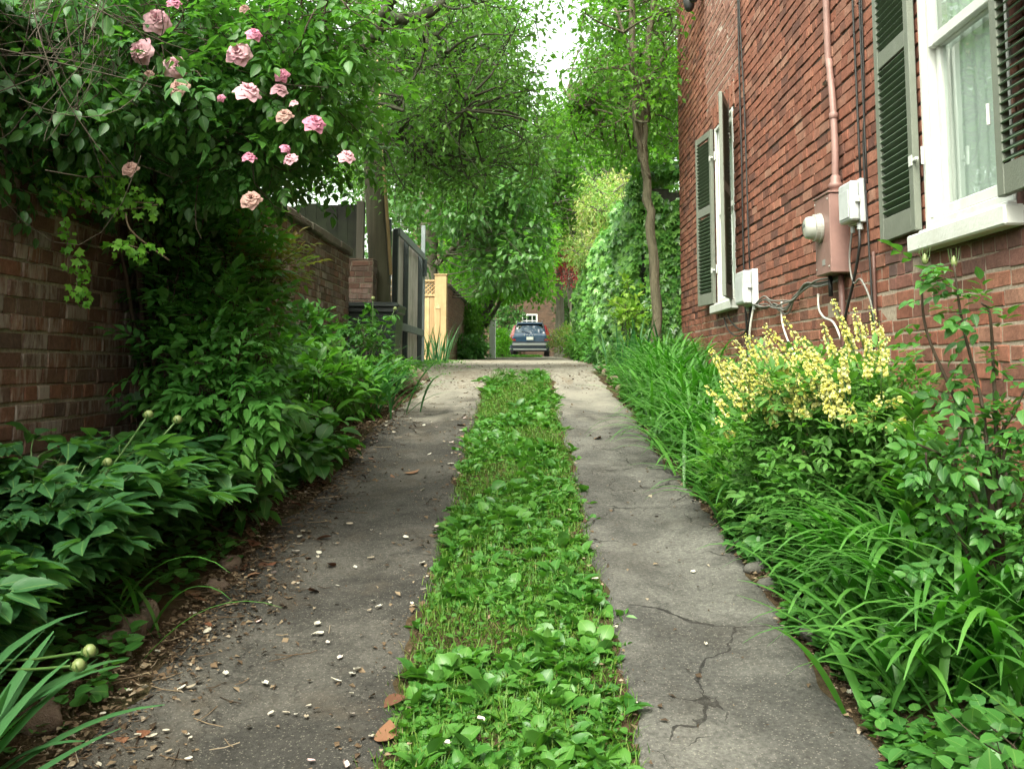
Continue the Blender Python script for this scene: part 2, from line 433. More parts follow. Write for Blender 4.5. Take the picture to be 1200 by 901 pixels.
SUN_EL, SUN_ROT = R(54), R(198)
w = bpy.data.worlds.new('World'); scene.world = w; w.use_nodes = True
nt = w.node_tree; bg = nt.nodes['Background']
sky = nt.nodes.new('ShaderNodeTexSky'); sky.sky_type = 'NISHITA'; sky.sun_disc = False
sky.sun_elevation = SUN_EL; sky.sun_rotation = SUN_ROT; sky.dust_density = 5; sky.air_density = 1.0; sky.ozone_density = 0.6
hs = nt.nodes.new('ShaderNodeHueSaturation'); hs.inputs['Saturation'].default_value = 0.22; hs.inputs['Value'].default_value = 1.0
nt.links.new(sky.outputs[0], hs.inputs['Color'])
wm = nt.nodes.new('ShaderNodeMix'); wm.data_type = 'RGBA'; wm.blend_type = 'MULTIPLY'; wm.inputs[0].default_value = 1.0
wm.inputs[7].default_value = (1.0, 1.04, 0.90, 1)
nt.links.new(hs.outputs[0], wm.inputs[6]); nt.links.new(wm.outputs[2], bg.inputs[0])
bg.inputs[1].default_value = 0.15
sl = bpy.data.lights.new('sun', 'SUN'); sl.energy = 0.7; sl.angle = R(30); sl.color = (1.0, 0.94, 0.82)
so = bpy.data.objects.new('sun', sl); COL.objects.link(so)
sd = Vector((math.sin(SUN_ROT) * math.cos(SUN_EL), math.cos(SUN_ROT) * math.cos(SUN_EL), math.sin(SUN_EL)))
so.rotation_euler = sd.to_track_quat('Z', 'Y').to_euler(); so.location = (0, 0, 20)
vs = scene.view_settings
scene.display_settings.display_device = 'sRGB'
vs.view_transform = 'Standard'; vs.look = 'None'; vs.gamma = 1.0; vs.use_curve_mapping = False
vs.exposure = 2.2
cy = scene.cycles
try:
    cy.use_denoising = True; cy.denoiser = 'OPENIMAGEDENOISE'
except Exception: pass
cy.max_bounces = 8; cy.diffuse_bounces = 5; cy.glossy_bounces = 3; cy.transmission_bounces = 6; cy.transparent_max_bounces = 8
cy.use_adaptive_sampling = True; cy.adaptive_threshold = 0.02; cy.sample_clamp_indirect = 6
cy.caustics_reflective = False; cy.caustics_refractive = False

# ------------------------------------------------------------------ ground
def grid_mesh(name, xs, ys, zf, mat, attr=None):
    X, Y = np.meshgrid(xs, ys); Z = zf(X, Y); nx, ny = len(xs), len(ys)
    i = np.arange(ny - 1)[:, None] * nx + np.arange(nx - 1)[None]
    q = np.stack([i, i + 1, i + nx + 1, i + nx], -1).reshape(-1, 4)
    return MB().add(np.stack([X, Y, Z], -1).reshape(-1, 3), [q]).mesh(name, mat, True)

m = Mat('soil'); g = m.geo()
c = m.ramp(m.noise(9, 7, 0.7, g), [(0.3, (0.030, 0.020, 0.012)), (0.55, (0.075, 0.050, 0.030)), (0.75, (0.13, 0.09, 0.055))])
c = m.mix(m.ramp(m.noise(1.1, 3, 0.6, g), [(0.45, 0), (0.65, 0.55)]), c, (0.035, 0.045, 0.015))
SOIL = m.done(m.pbr(c, 0.95, m.bump(m.noise(45, 6, 0.7, g), 0.02), spec=0.1))
xs = np.concatenate([[-250, -120, -60, -40, -25, -15, -10, -7, -5, -4, -3.2], np.arange(-2.6, 2.5, 0.07), [3, 4, 5, 7, 10, 15, 25, 40, 60, 120, 250]])
ys = np.concatenate([[-60, -30, -15, -8, -5, -3, -1.5, -.5, .3], np.arange(0.8, 14, 0.09), np.arange(14.5, 60, 1.0), [65, 80, 110, 160, 300]])
tag(put('ground', grid_mesh('ground', xs, ys, gz, SOIL)), kind='structure')

def strip_mesh(name, xl, xr, ys, n, lift, mat, seed, edge=0.05, fade=0.0):
    """a ragged-edged sheet along the lane between the curves xl(y), xr(y), lying just over the ground"""
    rg = np.random.default_rng(seed); ph = rg.random(12) * 6.28
    def wob(y, k): return edge * (0.5 * np.sin(y * 2.1 + ph[k]) + 0.3 * np.sin(y * 5.3 + ph[k + 1]) + 0.35 * np.sin(y * 11.7 + ph[k + 2]) + 0.25 * np.sin(y * 23.1 + ph[k + 3]))
    t = np.linspace(0, 1, n)
    L = xl(ys) + wob(ys, 0); Rr = xr(ys) + wob(ys, 5)
    X = L[:, None] + (Rr - L)[:, None] * t[None]; Y = np.repeat(ys[:, None], n, 1)
    e = np.minimum(1, np.minimum(t, 1 - t) * n / 2.0)
    e = np.repeat(e[None], len(ys), 0)
    if fade: e = e * sstep(0, .12, Y - ys[0] - fade * (.5 + .28 * np.sin(X * 4.7 + 1) + .22 * np.sin(X * 13.1) + .2 * np.sin(X * 29)))
    Z = gz(X, Y) + lift * e - 0.012 * (1 - e) + 0.002 * np.sin(X * 19 + Y * 7) * np.sin(Y * 13 - X * 5) * e
    i = np.arange(len(ys) - 1)[:, None] * n + np.arange(n - 1)[None]
    q = np.stack([i, i + 1, i + n + 1, i + n], -1).reshape(-1, 4)
    return MB().add(np.stack([X, Y, Z], -1).reshape(-1, 3), [q]).mesh(name, mat, True)

def asphalt(name, base, lite, worn, crack, dirt, dirt_amt, speck=0.35):
    m = Mat(name); g = m.geo()
    n1 = m.noise(1.7, 5, 0.6, g, 0.4); n2 = m.noise(7, 5, 0.65, g); fine = m.noise(190, 3, 0.6, g); mid = m.noise(60, 4, 0.7, g)
    c = m.mix(m.ramp(n1, [(0.44, 0.0), (0.60, worn)]), base, lite)
    c = m.mix(1.0, c, m.ramp(n2, [(0.3, 0.72), (0.7, 1.22)]), 'MULTIPLY')
    c = m.mix(1.0, c, m.ramp(mid, [(0.3, 0.55), (0.7, 1.4)]), 'MULTIPLY')
    v = m.n('ShaderNodeTexVoronoi'); v.inputs['Scale'].default_value = 150; m.l(g, v.inputs['Vector'])
    sx = m.n('ShaderNodeSeparateXYZ'); m.l(v.outputs['Color'], sx.inputs[0])
    st = m.math('MULTIPLY', m.math('GREATER_THAN', sx.outputs[0], 0.86), m.math('LESS_THAN', v.outputs['Distance'], 0.45))
    c = m.mix(m.math('MULTIPLY', st, speck), c, (0.42, 0.38, 0.32))
    # cracks
    wv = m.n('ShaderNodeTexNoise'); wv.inputs['Scale'].default_value = 3.5; wv.inputs['Detail'].default_value = 5; m.l(g, wv.inputs['Vector'])
    vm = m.n('ShaderNodeVectorMath', operation='MULTIPLY_ADD'); m.l(wv.outputs['Color'], vm.inputs[0]); vm.inputs[1].default_value = (0.35, 0.35, 0.0); m.l(g, vm.inputs[2])
    vc = m.n('ShaderNodeTexVoronoi', feature='DISTANCE_TO_EDGE'); vc.inputs['Scale'].default_value = 0.95; m.l(vm.outputs[0], vc.inputs['Vector'])
    wd = m.math('MULTIPLY', m.ramp(m.noise(1.3, 3, 0.6, g), [(0.42, 0.0), (0.62, 1.0)]), 0.010)
    ck = m.math('LESS_THAN', vc.outputs['Distance'], wd)
    vc2 = m.n('ShaderNodeTexVoronoi', feature='DISTANCE_TO_EDGE'); vc2.inputs['Scale'].default_value = 3.1; m.l(vm.outputs[0], vc2.inputs['Vector'])
    wd2 = m.math('MULTIPLY', m.ramp(m.noise(0.8, 4, 0.7, g), [(0.50, 0.0), (0.62, 1.0)]), 0.014)
    ck = m.math('MULTIPLY', m.math('MAXIMUM', ck, m.math('LESS_THAN', vc2.outputs['Distance'], wd2)), crack)
    ck = m.math('MULTIPLY', ck, m.ramp(m.noise(22, 4, 0.7, g), [(0.30, 0.25), (0.5, 1.0)]))
    c = m.mix(ck, c, (0.012, 0.011, 0.010))
    # trodden earth, strongest towards the ragged sides
    dn = m.ramp(m.noise(3.2, 6, 0.7, g), [(0.5, 0.0), (0.66, 1.0)])
    c = m.mix(m.math('MULTIPLY', dn, dirt_amt), c, dirt)
    # pale grit carried down from the gravel at the crest
    sy = m.n('ShaderNodeSeparateXYZ'); m.l(g, sy.inputs[0])
    gr = m.math('ADD', m.math('MULTIPLY', sy.outputs[1], 0.1), m.math('MULTIPLY', m.math('SUBTRACT', m.noise(2.6, 5, 0.7, g), 0.5), 0.55))
    c = m.mix(m.ramp(gr, [(0.80, 0.0), (1.0, 0.8)]), c, (0.27, 0.25, 0.21))
    h = m.math('ADD', m.math('MULTIPLY', fine, 0.7), m.math('MULTIPLY', mid, 1.0))
    h = m.math('SUBTRACT', h, m.math('MULTIPLY', ck, 1.5))
    return m.done(m.pbr(c, 0.88, m.bump(h, 0.008, 0.9), spec=0.28))
ASPH_L = asphalt('dark_asphalt', (0.036, 0.034, 0.030), (0.085, 0.080, 0.070), 0.8, 0.4, (0.062, 0.050, 0.037), 0.55, 0.22)
ASPH_R = asphalt('worn_asphalt', (0.060, 0.058, 0.053), (0.118, 0.114, 0.103), 0.9, 0.9, (0.055, 0.046, 0.036), 0.22, 0.22)
ysl = np.concatenate([np.arange(-4, 1, 0.2), np.arange(1, 11.2, 0.05)])
kk = lambda y, p: np.interp(y, [q[0] for q in p], [q[1] for q in p])
tag(put('asphalt_track', strip_mesh('asphalt', lambda y: kk(y, [(0, -1.42), (5, -1.34), (9, -1.16), (12, -1.0)]), lambda y: kk(y, [(0, -.37), (4, -.40), (9, -.44)]), ysl, 26, 0.014, ASPH_L, 3)), kind='structure')
tag(put('asphalt_track', strip_mesh('asphalt', lambda y: kk(y, [(0, .31), (4, .28), (9, .20)]), lambda y: kk(y, [(0, 1.06), (4.5, 1.03), (6.3, .96), (9, .84), (12, .7)]), ysl, 22, 0.016, ASPH_R, 4, 0.035)), kind='structure')
m = Mat('gravel'); g = m.geo()
v = m.n('ShaderNodeTexVoronoi'); v.inputs['Scale'].default_value = 38; m.l(g, v.inputs['Vector'])
c = m.mix(0.5, m.ramp(m.noise(14, 6, 0.7, g), [(0.3, (0.15, 0.135, 0.11)), (0.7, (0.34, 0.32, 0.275))]), m.ramp(v.outputs['Distance'], [(0, 0.75), (.7, 0.25)]), 'SOFT_LIGHT')
c = m.mix(m.ramp(m.noise(0.9, 5, 0.65, g), [(0.45, 0), (0.62, 0.55)]), c, (0.14, 0.10, 0.065))
GRAVEL = m.done(m.pbr(c, 0.95, m.bump(v.outputs['Distance'], 0.012), spec=0.1))
tag(put('gravel_lane', strip_mesh('gravel', lambda y: kk(y, [(9.7, -.9), (11, -1.45), (12.5, -1.7), (14, -1.85), (18, -2.0), (60, -2.2)]), lambda y: kk(y, [(9.7, .5), (11, .72), (13, .85), (20, 1.1), (60, 1.6)]), np.concatenate([np.arange(9.7, 16, 0.08), np.arange(16, 60, 0.6)]), 60, 0.022, GRAVEL, 9, 0.10, 1.1)), kind='structure')

# ------------------------------------------------------------------ bricks
def brick_wall(mb, rng, a0, a1, b0, b1, fn, holes=(), L=0.222, H=0.0735, gap=0.0115, depth=lambda a, b: 0.012, header=6, mat=0, keep=None, off=0.0):
    rows = []
    j = 0; b = b0
    while b < b1 - 0.02:
        h = min(H, b1 - b); Lr = L / 2 if header and j % header == header - 1 else L
        a = a0 - Lr * (0.5 if j % 2 else 0.0) - rng.random() * 0.02 - off
        wav = 0.004 * math.sin(j * 1.7)
        while a < a1:
            l = Lr * (1 + rng.normal() * 0.025)
            if header and Lr == L and rng.random() < 0.12: l = L / 2
            segs = [(max(a, a0), min(a + l, a1))]
            for (ha0, ha1, hb0, hb1) in holes:
                if b + h > hb0 + 0.004 and b < hb1 - 0.004:
                    ns = []
                    for s0, s1 in segs:
                        if s1 <= ha0 or s0 >= ha1: ns.append((s0, s1)); continue
                        if s0 < ha0: ns.append((s0, ha0))
                        if s1 > ha1: ns.append((ha1, s1))
                    segs = ns
            for s0, s1 in segs:
                q = (rng.normal() * .0012, rng.normal() * .0012, rng.normal() * .0018, rng.random())
                if s1 - s0 > 0.03 and (keep is None or keep((s0 + s1) / 2, b)):
                    rows.append((s0 + gap / 2, s1 - gap / 2, b + gap / 2 + wav + q[0], b + h - gap / 2 + wav + q[1], depth((s0 + s1) / 2, b) + q[2], q[3]))
            a += l
        b += H; j += 1
    r = np.array(rows); n = len(r); bv = 0.0035
    A0, A1, B0, B1, Dp, Q = [r[:, i] for i in range(6)]
    jt = lambda: rng.normal(size=n) * 0.0022
    ring = []
    for ins, dd in ((0.0, None), (0.0, -bv), (bv, 0.0)):
        z = np.full(n, -0.012) if dd is None else Dp + dd
        for sa, sb in ((0, 0), (1, 0), (1, 1), (0, 1)):
            aa = (A1 - ins if sa else A0 + ins) + jt(); bb = (B1 - ins if sb else B0 + ins) + jt()
            ring.append(fn(aa, bb, z + (rng.normal(size=n) * 0.0008 if dd is not None else 0)))
    V = np.stack(ring, 1)  # n,12,3
    f = [[8, 9, 10, 11]]
    for lv in (0, 4):
        for k in range(4): f.append([lv + k, lv + (k + 1) % 4, lv + 4 + (k + 1) % 4, lv + 4 + k])
    f = np.array(f)
    A = np.zeros((n, 12, 3)); A[:, :, 2] = Q[:, None]
    mb.add(V.reshape(-1, 3), [(f[None] + (np.arange(n) * 12)[:, None, None]).reshape(-1, 4)], A.reshape(-1, 3), mat)
def brick_tex(name, axis):
    m = Mat(name); g = m.geo(); s = m.n('ShaderNodeSeparateXYZ'); m.l(g, s.inputs[0]); cb = m.n('ShaderNodeCombineXYZ')
    m.l(s.outputs[axis], cb.inputs[0]); m.l(s.outputs[2], cb.inputs[1])
    b = m.n('ShaderNodeTexBrick'); m.l(cb.outputs[0], b.inputs['Vector'])
    for k, v in (('Scale', 1.0), ('Mortar Size', 0.006), ('Brick Width', 0.222), ('Row Height', 0.0735), ('Color1', (0.25, 0.085, 0.055, 1)), ('Color2', (0.16, 0.06, 0.042, 1)), ('Mortar', (0.2, 0.16, 0.13, 1))): b.inputs[k].default_value = v
    c = m.mix(1.0, b.outputs[0], m.ramp(m.noise(4, 5, 0.6, g), [(0.3, 0.7), (0.7, 1.2)]), 'MULTIPLY')
    return m.done(m.pbr(c, 0.9, m.bump(m.math('SUBTRACT', 1.0, b.outputs[1]), 0.008), spec=0.2))

HX = 1.9
fn_house = lambda a, b, n: np.stack([HX - n, a, b], -1)
BR_HOUSE = brick_mat('house_brick', [(0.150, 0.066, 0.049), (0.275, 0.107, 0.070), (0.22, 0.086, 0.059), (0.34, 0.148, 0.100), (0.122, 0.060, 0.049), (0.285, 0.117, 0.078), (0.23, 0.097, 0.067), (0.34, 0.18, 0.13)], dark=0.25, soot=(0.12, 0.055, 0.042))
BR_DARK = brick_mat('dull_brick', [(0.17, 0.085, 0.07), (0.22, 0.10, 0.08), (0.12, 0.075, 0.068), (0.25, 0.10, 0.075)])
BR_PINK = brick_mat('repaired_brick', [(0.26, 0.125, 0.095), (0.31, 0.16, 0.12), (0.22, 0.105, 0.082)])
# the mortar: dark and washed out higher up, newly pointed in pale lime near the ground and round the repairs
m = Mat('house_mortar'); g = m.geo(); s = m.n('ShaderNodeSeparateXYZ'); m.l(g, s.inputs[0])
zz = m.math('ADD', s.outputs[2], m.math('MULTIPLY', m.math('SUBTRACT', m.noise(1.6, 4, 0.6, g), 0.5), 0.7))
low = m.ramp(m.math('SUBTRACT', zz, E), [(0.46, 1.0), (0.66, 0.0)])
c = m.mix(low, (0.078, 0.055, 0.045), (0.37, 0.30, 0.24))
dy = m.math('ABSOLUTE', m.math('SUBTRACT', s.outputs[1], 9.75))
pt = m.math('MULTIPLY', m.math('LESS_THAN', dy, 0.85), m.math('GREATER_THAN', s.outputs[2], E + 2.6))
c = m.mix(pt, c, (0.52, 0.42, 0.36))
c = m.mix(1.0, c, m.ramp(m.noise(50, 4, vec=g), [(0.3, 0.7), (0.7, 1.2)]), 'MULTIPLY')
MORT_H = m.done(m.pbr(c, 0.95, m.bump(m.noise(140, 3, vec=g), 0.004), spec=0.1))
W1 = (3.86, 4.75, E + 0.62, E + 2.42); W2 = (9.20, 10.12, E + 0.60, E + 2.42)
HY0, HY1, HZ0, HZ1 = -2.5, 12.6, -0.8, 8.2

house = thing('brick_house', 'red brick house with green shuttered white windows beside the lane', 'house', (4.5, 5, 0))
rg = np.random.default_rng(11); mb = MB()
holes = [W1, W2, (W2[0] - .1, W2[1] + .1, W2[3], W2[3] + .235), (W1[0] - .1, W1[1] + .1, W1[3], W1[3] + .235)]
dp = lambda a, b: 0.0085 if b > E + 0.5 and not (abs(a - 9.75) < .85 and b > E + 2.6) else 0.0045
isdull = lambda a, b: (3.2 < a < 5.25 and E + .32 < b < E + .62) or (8.6 < a < 10.3 and E + .36 < b < E + .60)
ispink = lambda a, b: abs(a - 9.75) < .85 and b > E + 2.62
rs = rg.bit_generator.state
for mi, test in ((0, lambda a, b: not isdull(a, b) and not ispink(a, b)), (1, isdull), (2, ispink)):
    rg.bit_generator.state = rs
    # the same courses each time; only the bricks that pass the test are laid
    brick_wall(mb, rg, HY0, HY1, E + 0.455 - 35 * 0.0735, HZ1, fn_house, holes, depth=dp, mat=mi, keep=test, header=6)
for Wd in (W1, W2):   # flat arch of upright bricks over each window
    brick_wall(mb, rg, 0, 0.235, Wd[0] - .1, Wd[1] + .1, lambda a, b, n: np.stack([HX - n, b, Wd[3] + a], -1), L=0.235, H=0.072, gap=0.006, header=0, mat=0)
yc = [HY0, W1[0], W1[1], W2[0], W2[1], HY1]; wz = [None, W1, None, W2, None]
for i in range(5):   # mortar bed behind the bricks, open at the windows
    for z0, z1 in ([(HZ0, HZ1)] if wz[i] is None else [(HZ0, wz[i][2]), (wz[i][3], HZ1)]):
        mb.box((HX, yc[i], z0), (HX + 0.22, yc[i + 1], z1), 3)
mb.box((HX + .222, HY1 - .25, HZ0), (9, HY1 - .002, HZ1), 4); mb.box((HX + .222, HY0 + .002, HZ0), (9, HY0 + .25, HZ1), 4)
mb.box((8.8, HY0 + .252, HZ0), (9.002, HY1 - .252, HZ1), 4)
mb.box((HX + .222, HY0 + .252, HZ1 - .3), (8.798, HY1 - .252, HZ1 - .004), 5)
DARKROOM = plain('room_wall', (0.12, 0.115, 0.10), 0.9)
for Wd in (W1, W2):
    mb.box((3.6, Wd[0] - 1.0, Wd[2] - .6), (3.65, Wd[1] + 1.0, Wd[3] + .3), 5)
    mb.box((HX + .225, Wd[0] - 1.05, Wd[2] - .6), (3.65, Wd[0] - 1.0, Wd[3] + .3), 5)
    mb.box((HX + .225, Wd[1] + 1.0, Wd[2] - .6), (3.65, Wd[1] + 1.05, Wd[3] + .3), 5)
    mb.box((HX + .225, Wd[0] - 1.0, Wd[2] - .65), (3.65, Wd[1] + 1.0, Wd[2] - .6), 5)
mb.build('wall', [BR_HOUSE, BR_DARK, BR_PINK, MORT_H, brick_tex('end_wall_brick', 0), DARKROOM], house)
m = MB(); m.box((HX - .25, HY0 - .2, HZ1 + .002), (9.2, HY1 + .2, HZ1 + .2)); ROOF = plain('roof_slate', (0.06, 0.06, 0.065), 0.7)
m.build('roof', ROOF, house)

WHITE = plain('white_paint', (0.60, 0.61, 0.58), 0.45, var=0.06, scale=5, dirt=(0.42, 0.41, 0.36))
GREEN = plain('green_grey_paint', (0.155, 0.168, 0.135), 0.5, var=0.12, scale=8, dirt=(0.19, 0.20, 0.17))
SLATG = plain('green_slat_paint', (0.062, 0.10, 0.058), 0.55, var=0.15, scale=9)
m = Mat('window_glass'); tr = m.n('ShaderNodeBsdfTransparent'); tr.inputs[0].default_value = (0.86, 0.92, 0.89, 1)
gl = m.n('ShaderNodeBsdfGlossy'); gl.inputs['Roughness'].default_value = 0.015; gl.inputs[0].default_value = (0.95, 1, 0.98, 1)
fr = m.n('ShaderNodeLayerWeight'); fr.inputs[0].default_value = 0.5
nb = m.bump(m.noise(2.5, 2, vec=m.geo()), 0.012, 0.25); m.l(nb, gl.inputs['Normal'])
mx = m.n('ShaderNodeMixShader'); m.l(m.math('MULTIPLY_ADD', m.math('POWER', fr.outputs['Facing'], 3.0), 0.9, 0.08), mx.inputs[0]); m.l(tr.outputs[0], mx.inputs[1]); m.l(gl.outputs[0], mx.inputs[2])
GLASS = m.done(mx)
m = Mat('lace_curtain'); d = m.n('ShaderNodeBsdfDiffuse'); d.inputs[0].default_value = (0.80, 0.86, 0.82, 1); t = m.n('ShaderNodeBsdfTranslucent'); t.inputs[0].default_value = (0.7, 0.72, 0.66, 1)
mx = m.n('ShaderNodeMixShader'); mx.inputs[0].default_value = 0.35; m.l(d.outputs[0], mx.inputs[1]); m.l(t.outputs[0], mx.inputs[2]); CURTAIN = m.done(mx)

def house_window(Wd, label):
    y0, y1, z0, z1 = Wd; t = 0.042
    fr = MB()
    fr.bbox((HX - .012, y0 + .004, z0 + .02), (HX + .13, y0 + t, z1 - .004)); fr.bbox((HX - .012, y1 - t, z0 + .02), (HX + .13, y1 - .004, z1 - .004))
    fr.bbox((HX - .010, y0 + t + .002, z1 - t), (HX + .13, y1 - t - .002, z1 - .006)); fr.bbox((HX - .010, y0 + t + .002, z0 + .021), (HX + .13, y1 - t - .002, z0 + .06))
    # stepped inner stop
    fr.bbox((HX - .006, y0 + t + .001, z0 + .076), (HX + .011, y0 + t + .012, z1 - t - .001), .003); fr.bbox((HX - .006, y1 - t - .012, z0 + .076), (HX + .011, y1 - t - .001, z1 - t - .001), .003)
    f = fr.build('window', WHITE, house); f['label'] = label
    zm = (z0 + z1) / 2 + 0.02; a, b = y0 + t + .014, y1 - t - .014
    for zz0, zz1, xx in ((zm - .025, z1 - t - .003, HX + .014), (z0 + .078, zm + .025, HX + .052)):
        s = MB(); w_ = .040
        s.bbox((xx, a, zz0), (xx + .036, a + w_, zz1), .005); s.bbox((xx, b - w_, zz0), (xx + .036, b, zz1), .005)
        s.bbox((xx + .001, a + w_ + .001, zz0 + .001), (xx + .035, b - w_ - .001, zz0 + .055), .005); s.bbox((xx + .001, a + w_ + .001, zz1 - .05), (xx + .035, b - w_ - .001, zz1 - .001), .005)
        s.build('sash', WHITE, f)
        gq = MB(); gx = xx + .018
        gq.add([[gx, a + w_ - .01, zz0 + .045], [gx, b - w_ + .01, zz0 + .045], [gx, b - w_ + .01, zz1 - .04], [gx, a + w_ - .01, zz1 - .04]], [np.array([[3, 2, 1, 0]])])
        gq.build('pane', GLASS, f)
    sl_ = MB()
    M_ = Matrix.Translation((0, 0, 0))
    sl_.bbox((HX - .085, y0 - .06, z0 - .085), (HX + .06, y1 + .05, z0 - .002), .008)
    sl_.bbox((HX - .045, y0 - .005, z0), (HX + .06, y1 + .005, z0 + .018), .005)
    sl_.build('sill', WHITE, f)
    cu = MB(); n = 90
    yy = np.linspace(y0 + .02, y1 - .02, n); xw = HX + .115 + .007 * np.sin(yy * 58) + .006 * np.sin(yy * 23 + 1)
    op = np.ones(n)
    V = np.concatenate([np.stack([xw, yy, np.full(n, z0 - .1)], -1), np.stack([xw * 1.0, yy, np.full(n, z1)], -1)])
    i = np.arange(n - 1); i = i[np.abs(yy[:-1] - y0 - .30) > .015]
    cu.add(V, [np.stack([i, i + 1, i + 1 + n, i + n], -1)]); cu.build('curtain', CURTAIN, f, True)
    return f
house_window(W1, 'near white sash window with lace curtains and a reflection of trees'); house_window(W2, 'far white sash window partly hidden by its shutter')

def shutter(hinge, ang, w_, z0, z1, label):
    """louvred shutter hinged at hinge (x, y); ang: direction of its free edge in the ground plane"""
    h = z1 - z0; st, th = 0.062, 0.034
    M_ = Matrix.Translation((hinge[0], hinge[1], z0)) @ Matrix.Rotation(ang, 4, 'Z')
    fr = MB(); zm = h * 0.545
    fr.bbox((0, -th, 0), (st, 0, h), .004, M=M_); fr.bbox((w_ - st, -th, 0), (w_, 0, h), .004, M=M_)
    for r0, r1 in ((0, .12), (zm - .045, zm + .045), (h - .07, h)):
        fr.bbox((st + .001, -th + .001, r0 + .001), (w_ - st - .001, -.001, r1 - .001), .003, M=M_)
    o = fr.build('shutter', GREEN, house); o['label'] = label
    sl_ = MB(); pitch = 0.0375
    for r0, r1 in ((.12, zm - .045), (zm + .045, h - .07)):
        for k in range(int((r1 - r0) / pitch)):
            zc = r0 + (k + .5) * pitch + .002
            S = M_ @ Matrix.Translation((w_ / 2, -th / 2, zc)) @ Matrix.Rotation(R(38), 4, 'X')
            sl_.box((-(w_ / 2 - st + .004), -.022, -.0032), ((w_ / 2 - st + .004), .022, .0032), M=S)
    sl_.build('slats', SLATG, o)
    for zz in (.34, h - .30):
        hg = MB(); hg.bbox((.002, .001, zz - .026), (.05, .005, zz + .026), .001, M=M_); hg.bbox((-.045, -.012, zz - .008), (.004, .003, zz + .008), .002, M=M_)
        hg.tubes(np.array([(M_ @ Vector((-.075, -.02, zz - .035)))[:], (M_ @ Vector((-.075, -.02, zz + .05)))[:]])[None], np.full((1, 2), .008), 8)
        hg.build('hinge', WHITE, o)
    return o
shutter((HX - .055, 4.76), R(88.5), 0.53, E + .645, E + 2.42, 'open shutter between the near window and the grey box')
shutter((HX - .06, 3.83), R(-91), 0.54, E + .645, E + 2.42, 'open shutter nearest the camera')
shutter((HX - .05, 10.14), R(97), 0.55, E + .62, E + 2.42, 'open shutter near the far house corner')
shutter((HX - .045, 9.17), R(-108), 0.50, E + .60, E + 2.42, 'half open shutter standing out in front of the far window')
# ------------------------------------------------------------------ things on the house wall
MAUVE = plain('mauve_paint', (0.26, 0.145, 0.125), 0.5, var=0.2, scale=7, dirt=(0.17, 0.10, 0.085))
GREYBOX = plain('grey_plastic', (0.50, 0.52, 0.52), 0.45, var=0.07, dirt=(0.30, 0.31, 0.30))
PALE = plain('pale_metal', (0.42, 0.41, 0.37), 0.4, var=0.15, metal=0.3)
BLACK = plain('black_rubber', (0.018, 0.018, 0.018), 0.55)
GREYCABLE = plain('grey_cable_skin', (0.17, 0.165, 0.15), 0.6, var=0.2)
WHITECABLE = plain('white_cable_skin', (0.62, 0.60, 0.55), 0.5, var=0.1)
BROWN = plain('brown_paint', (0.10, 0.045, 0.035), 0.55, var=0.2)

t = thing('electric_meter', 'mauve painted electric meter box with round glass dial on the brick wall', 'electric meter', (HX, 6.05, E + .55))
m = MB(); m.bbox((1.775, 5.89, E + .545), (HX - .004, 6.205, E + 1.02), .006); m.bbox((1.768, 5.882, E + 1.021), (HX - .004, 6.213, E + 1.035), .004)
m.build('housing', MAUVE, t)
for yy, zz in ((5.92, .585), (6.18, .585), (5.92, .99), (6.18, .99)):
    m = MB(); m.lathe([(.0065, 0), (.0065, -.003), (.004, -.005), (0, -.005)], (1.7745, yy, E + zz), 'x', 8); m.build('screw', PALE, t)
m = MB(); m.box((1.7722, 6.0, E + .60), (1.7738, 6.06, E + .635)); m.build('data_plate', plain('worn_plate', (0.30, 0.29, 0.27), .5, var=.3), t)
m = MB(); yc_, zc_ = 6.08, E + .835
m.lathe([(0, 0), (.075, 0), (.083, .004), (.084, .03), (.09, .032), (.09, .045)], (1.728, yc_, zc_), 'x', 28)
m.build('meter_ring', PALE, t)
m = Mat('meter_dome'); DOME = m.done(m.pbr((0.42, 0.42, 0.38), 0.08, spec=0.8, coat=0.6))
m = MB(); m.lathe([(0, -.055), (.045, -.053), (.064, -.044), (.072, -.02), (.074, .0)], (1.727, yc_, zc_), 'x', 28); d_ = m.build('dial', DOME, t, True)
m = MB(); m.bbox((1.6705, yc_ - .026, zc_ + .004), (1.6722, yc_ + .026, zc_ + .022), .0005); m.build('dial_window', plain('dial_face', (0.14, 0.14, 0.13), .3), d_)
m = MB(); P = curve([(1.845, 5.98, E + 1.03), (1.845, 5.98, E + 1.16), (1.85, 5.985, E + 1.3), (1.862, 6.04, E + 1.62), (1.868, 6.11, E + 1.9), (1.868, 6.13, E + 2.3), (1.868, 6.13, 8.0)], 34)
m.tubes(P, np.full((1, 34), .021), 12); m.lathe([(.034, 0), (.034, .03), (.042, .035), (.042, .055), (.030, .07), (.03, .1), (.022, .11)], (1.845, 5.98, E + 1.033), 'z', 16)
m.lathe([(.0215, 0), (.027, .004), (.027, .035), (.0215, .04)], (1.8575, 6.018, E + 1.50), 'z', 14)
for zz in (1.75, 2.5, 3.4): m.bbox((1.84, 6.08, E + zz), (HX - .002, 6.17, E + zz + .022), .003)
m.build('conduit', MAUVE, t, True)
m = MB(); m.tubes(np.array([(1.86, 5.98, E + .54), (1.862, 5.98, E + .2), (1.866, 5.98, E - .7)]), np.full((1, 3), .019), 10); m.build('ground_pipe', BROWN, t, True)
m = MB(); m.tubes(np.array([(1.84, 6.13, E + .545), (1.84, 6.13, E + .42)]), np.full((1, 2), .014), 8); m.build('stub_pipe', BLACK, t, True)

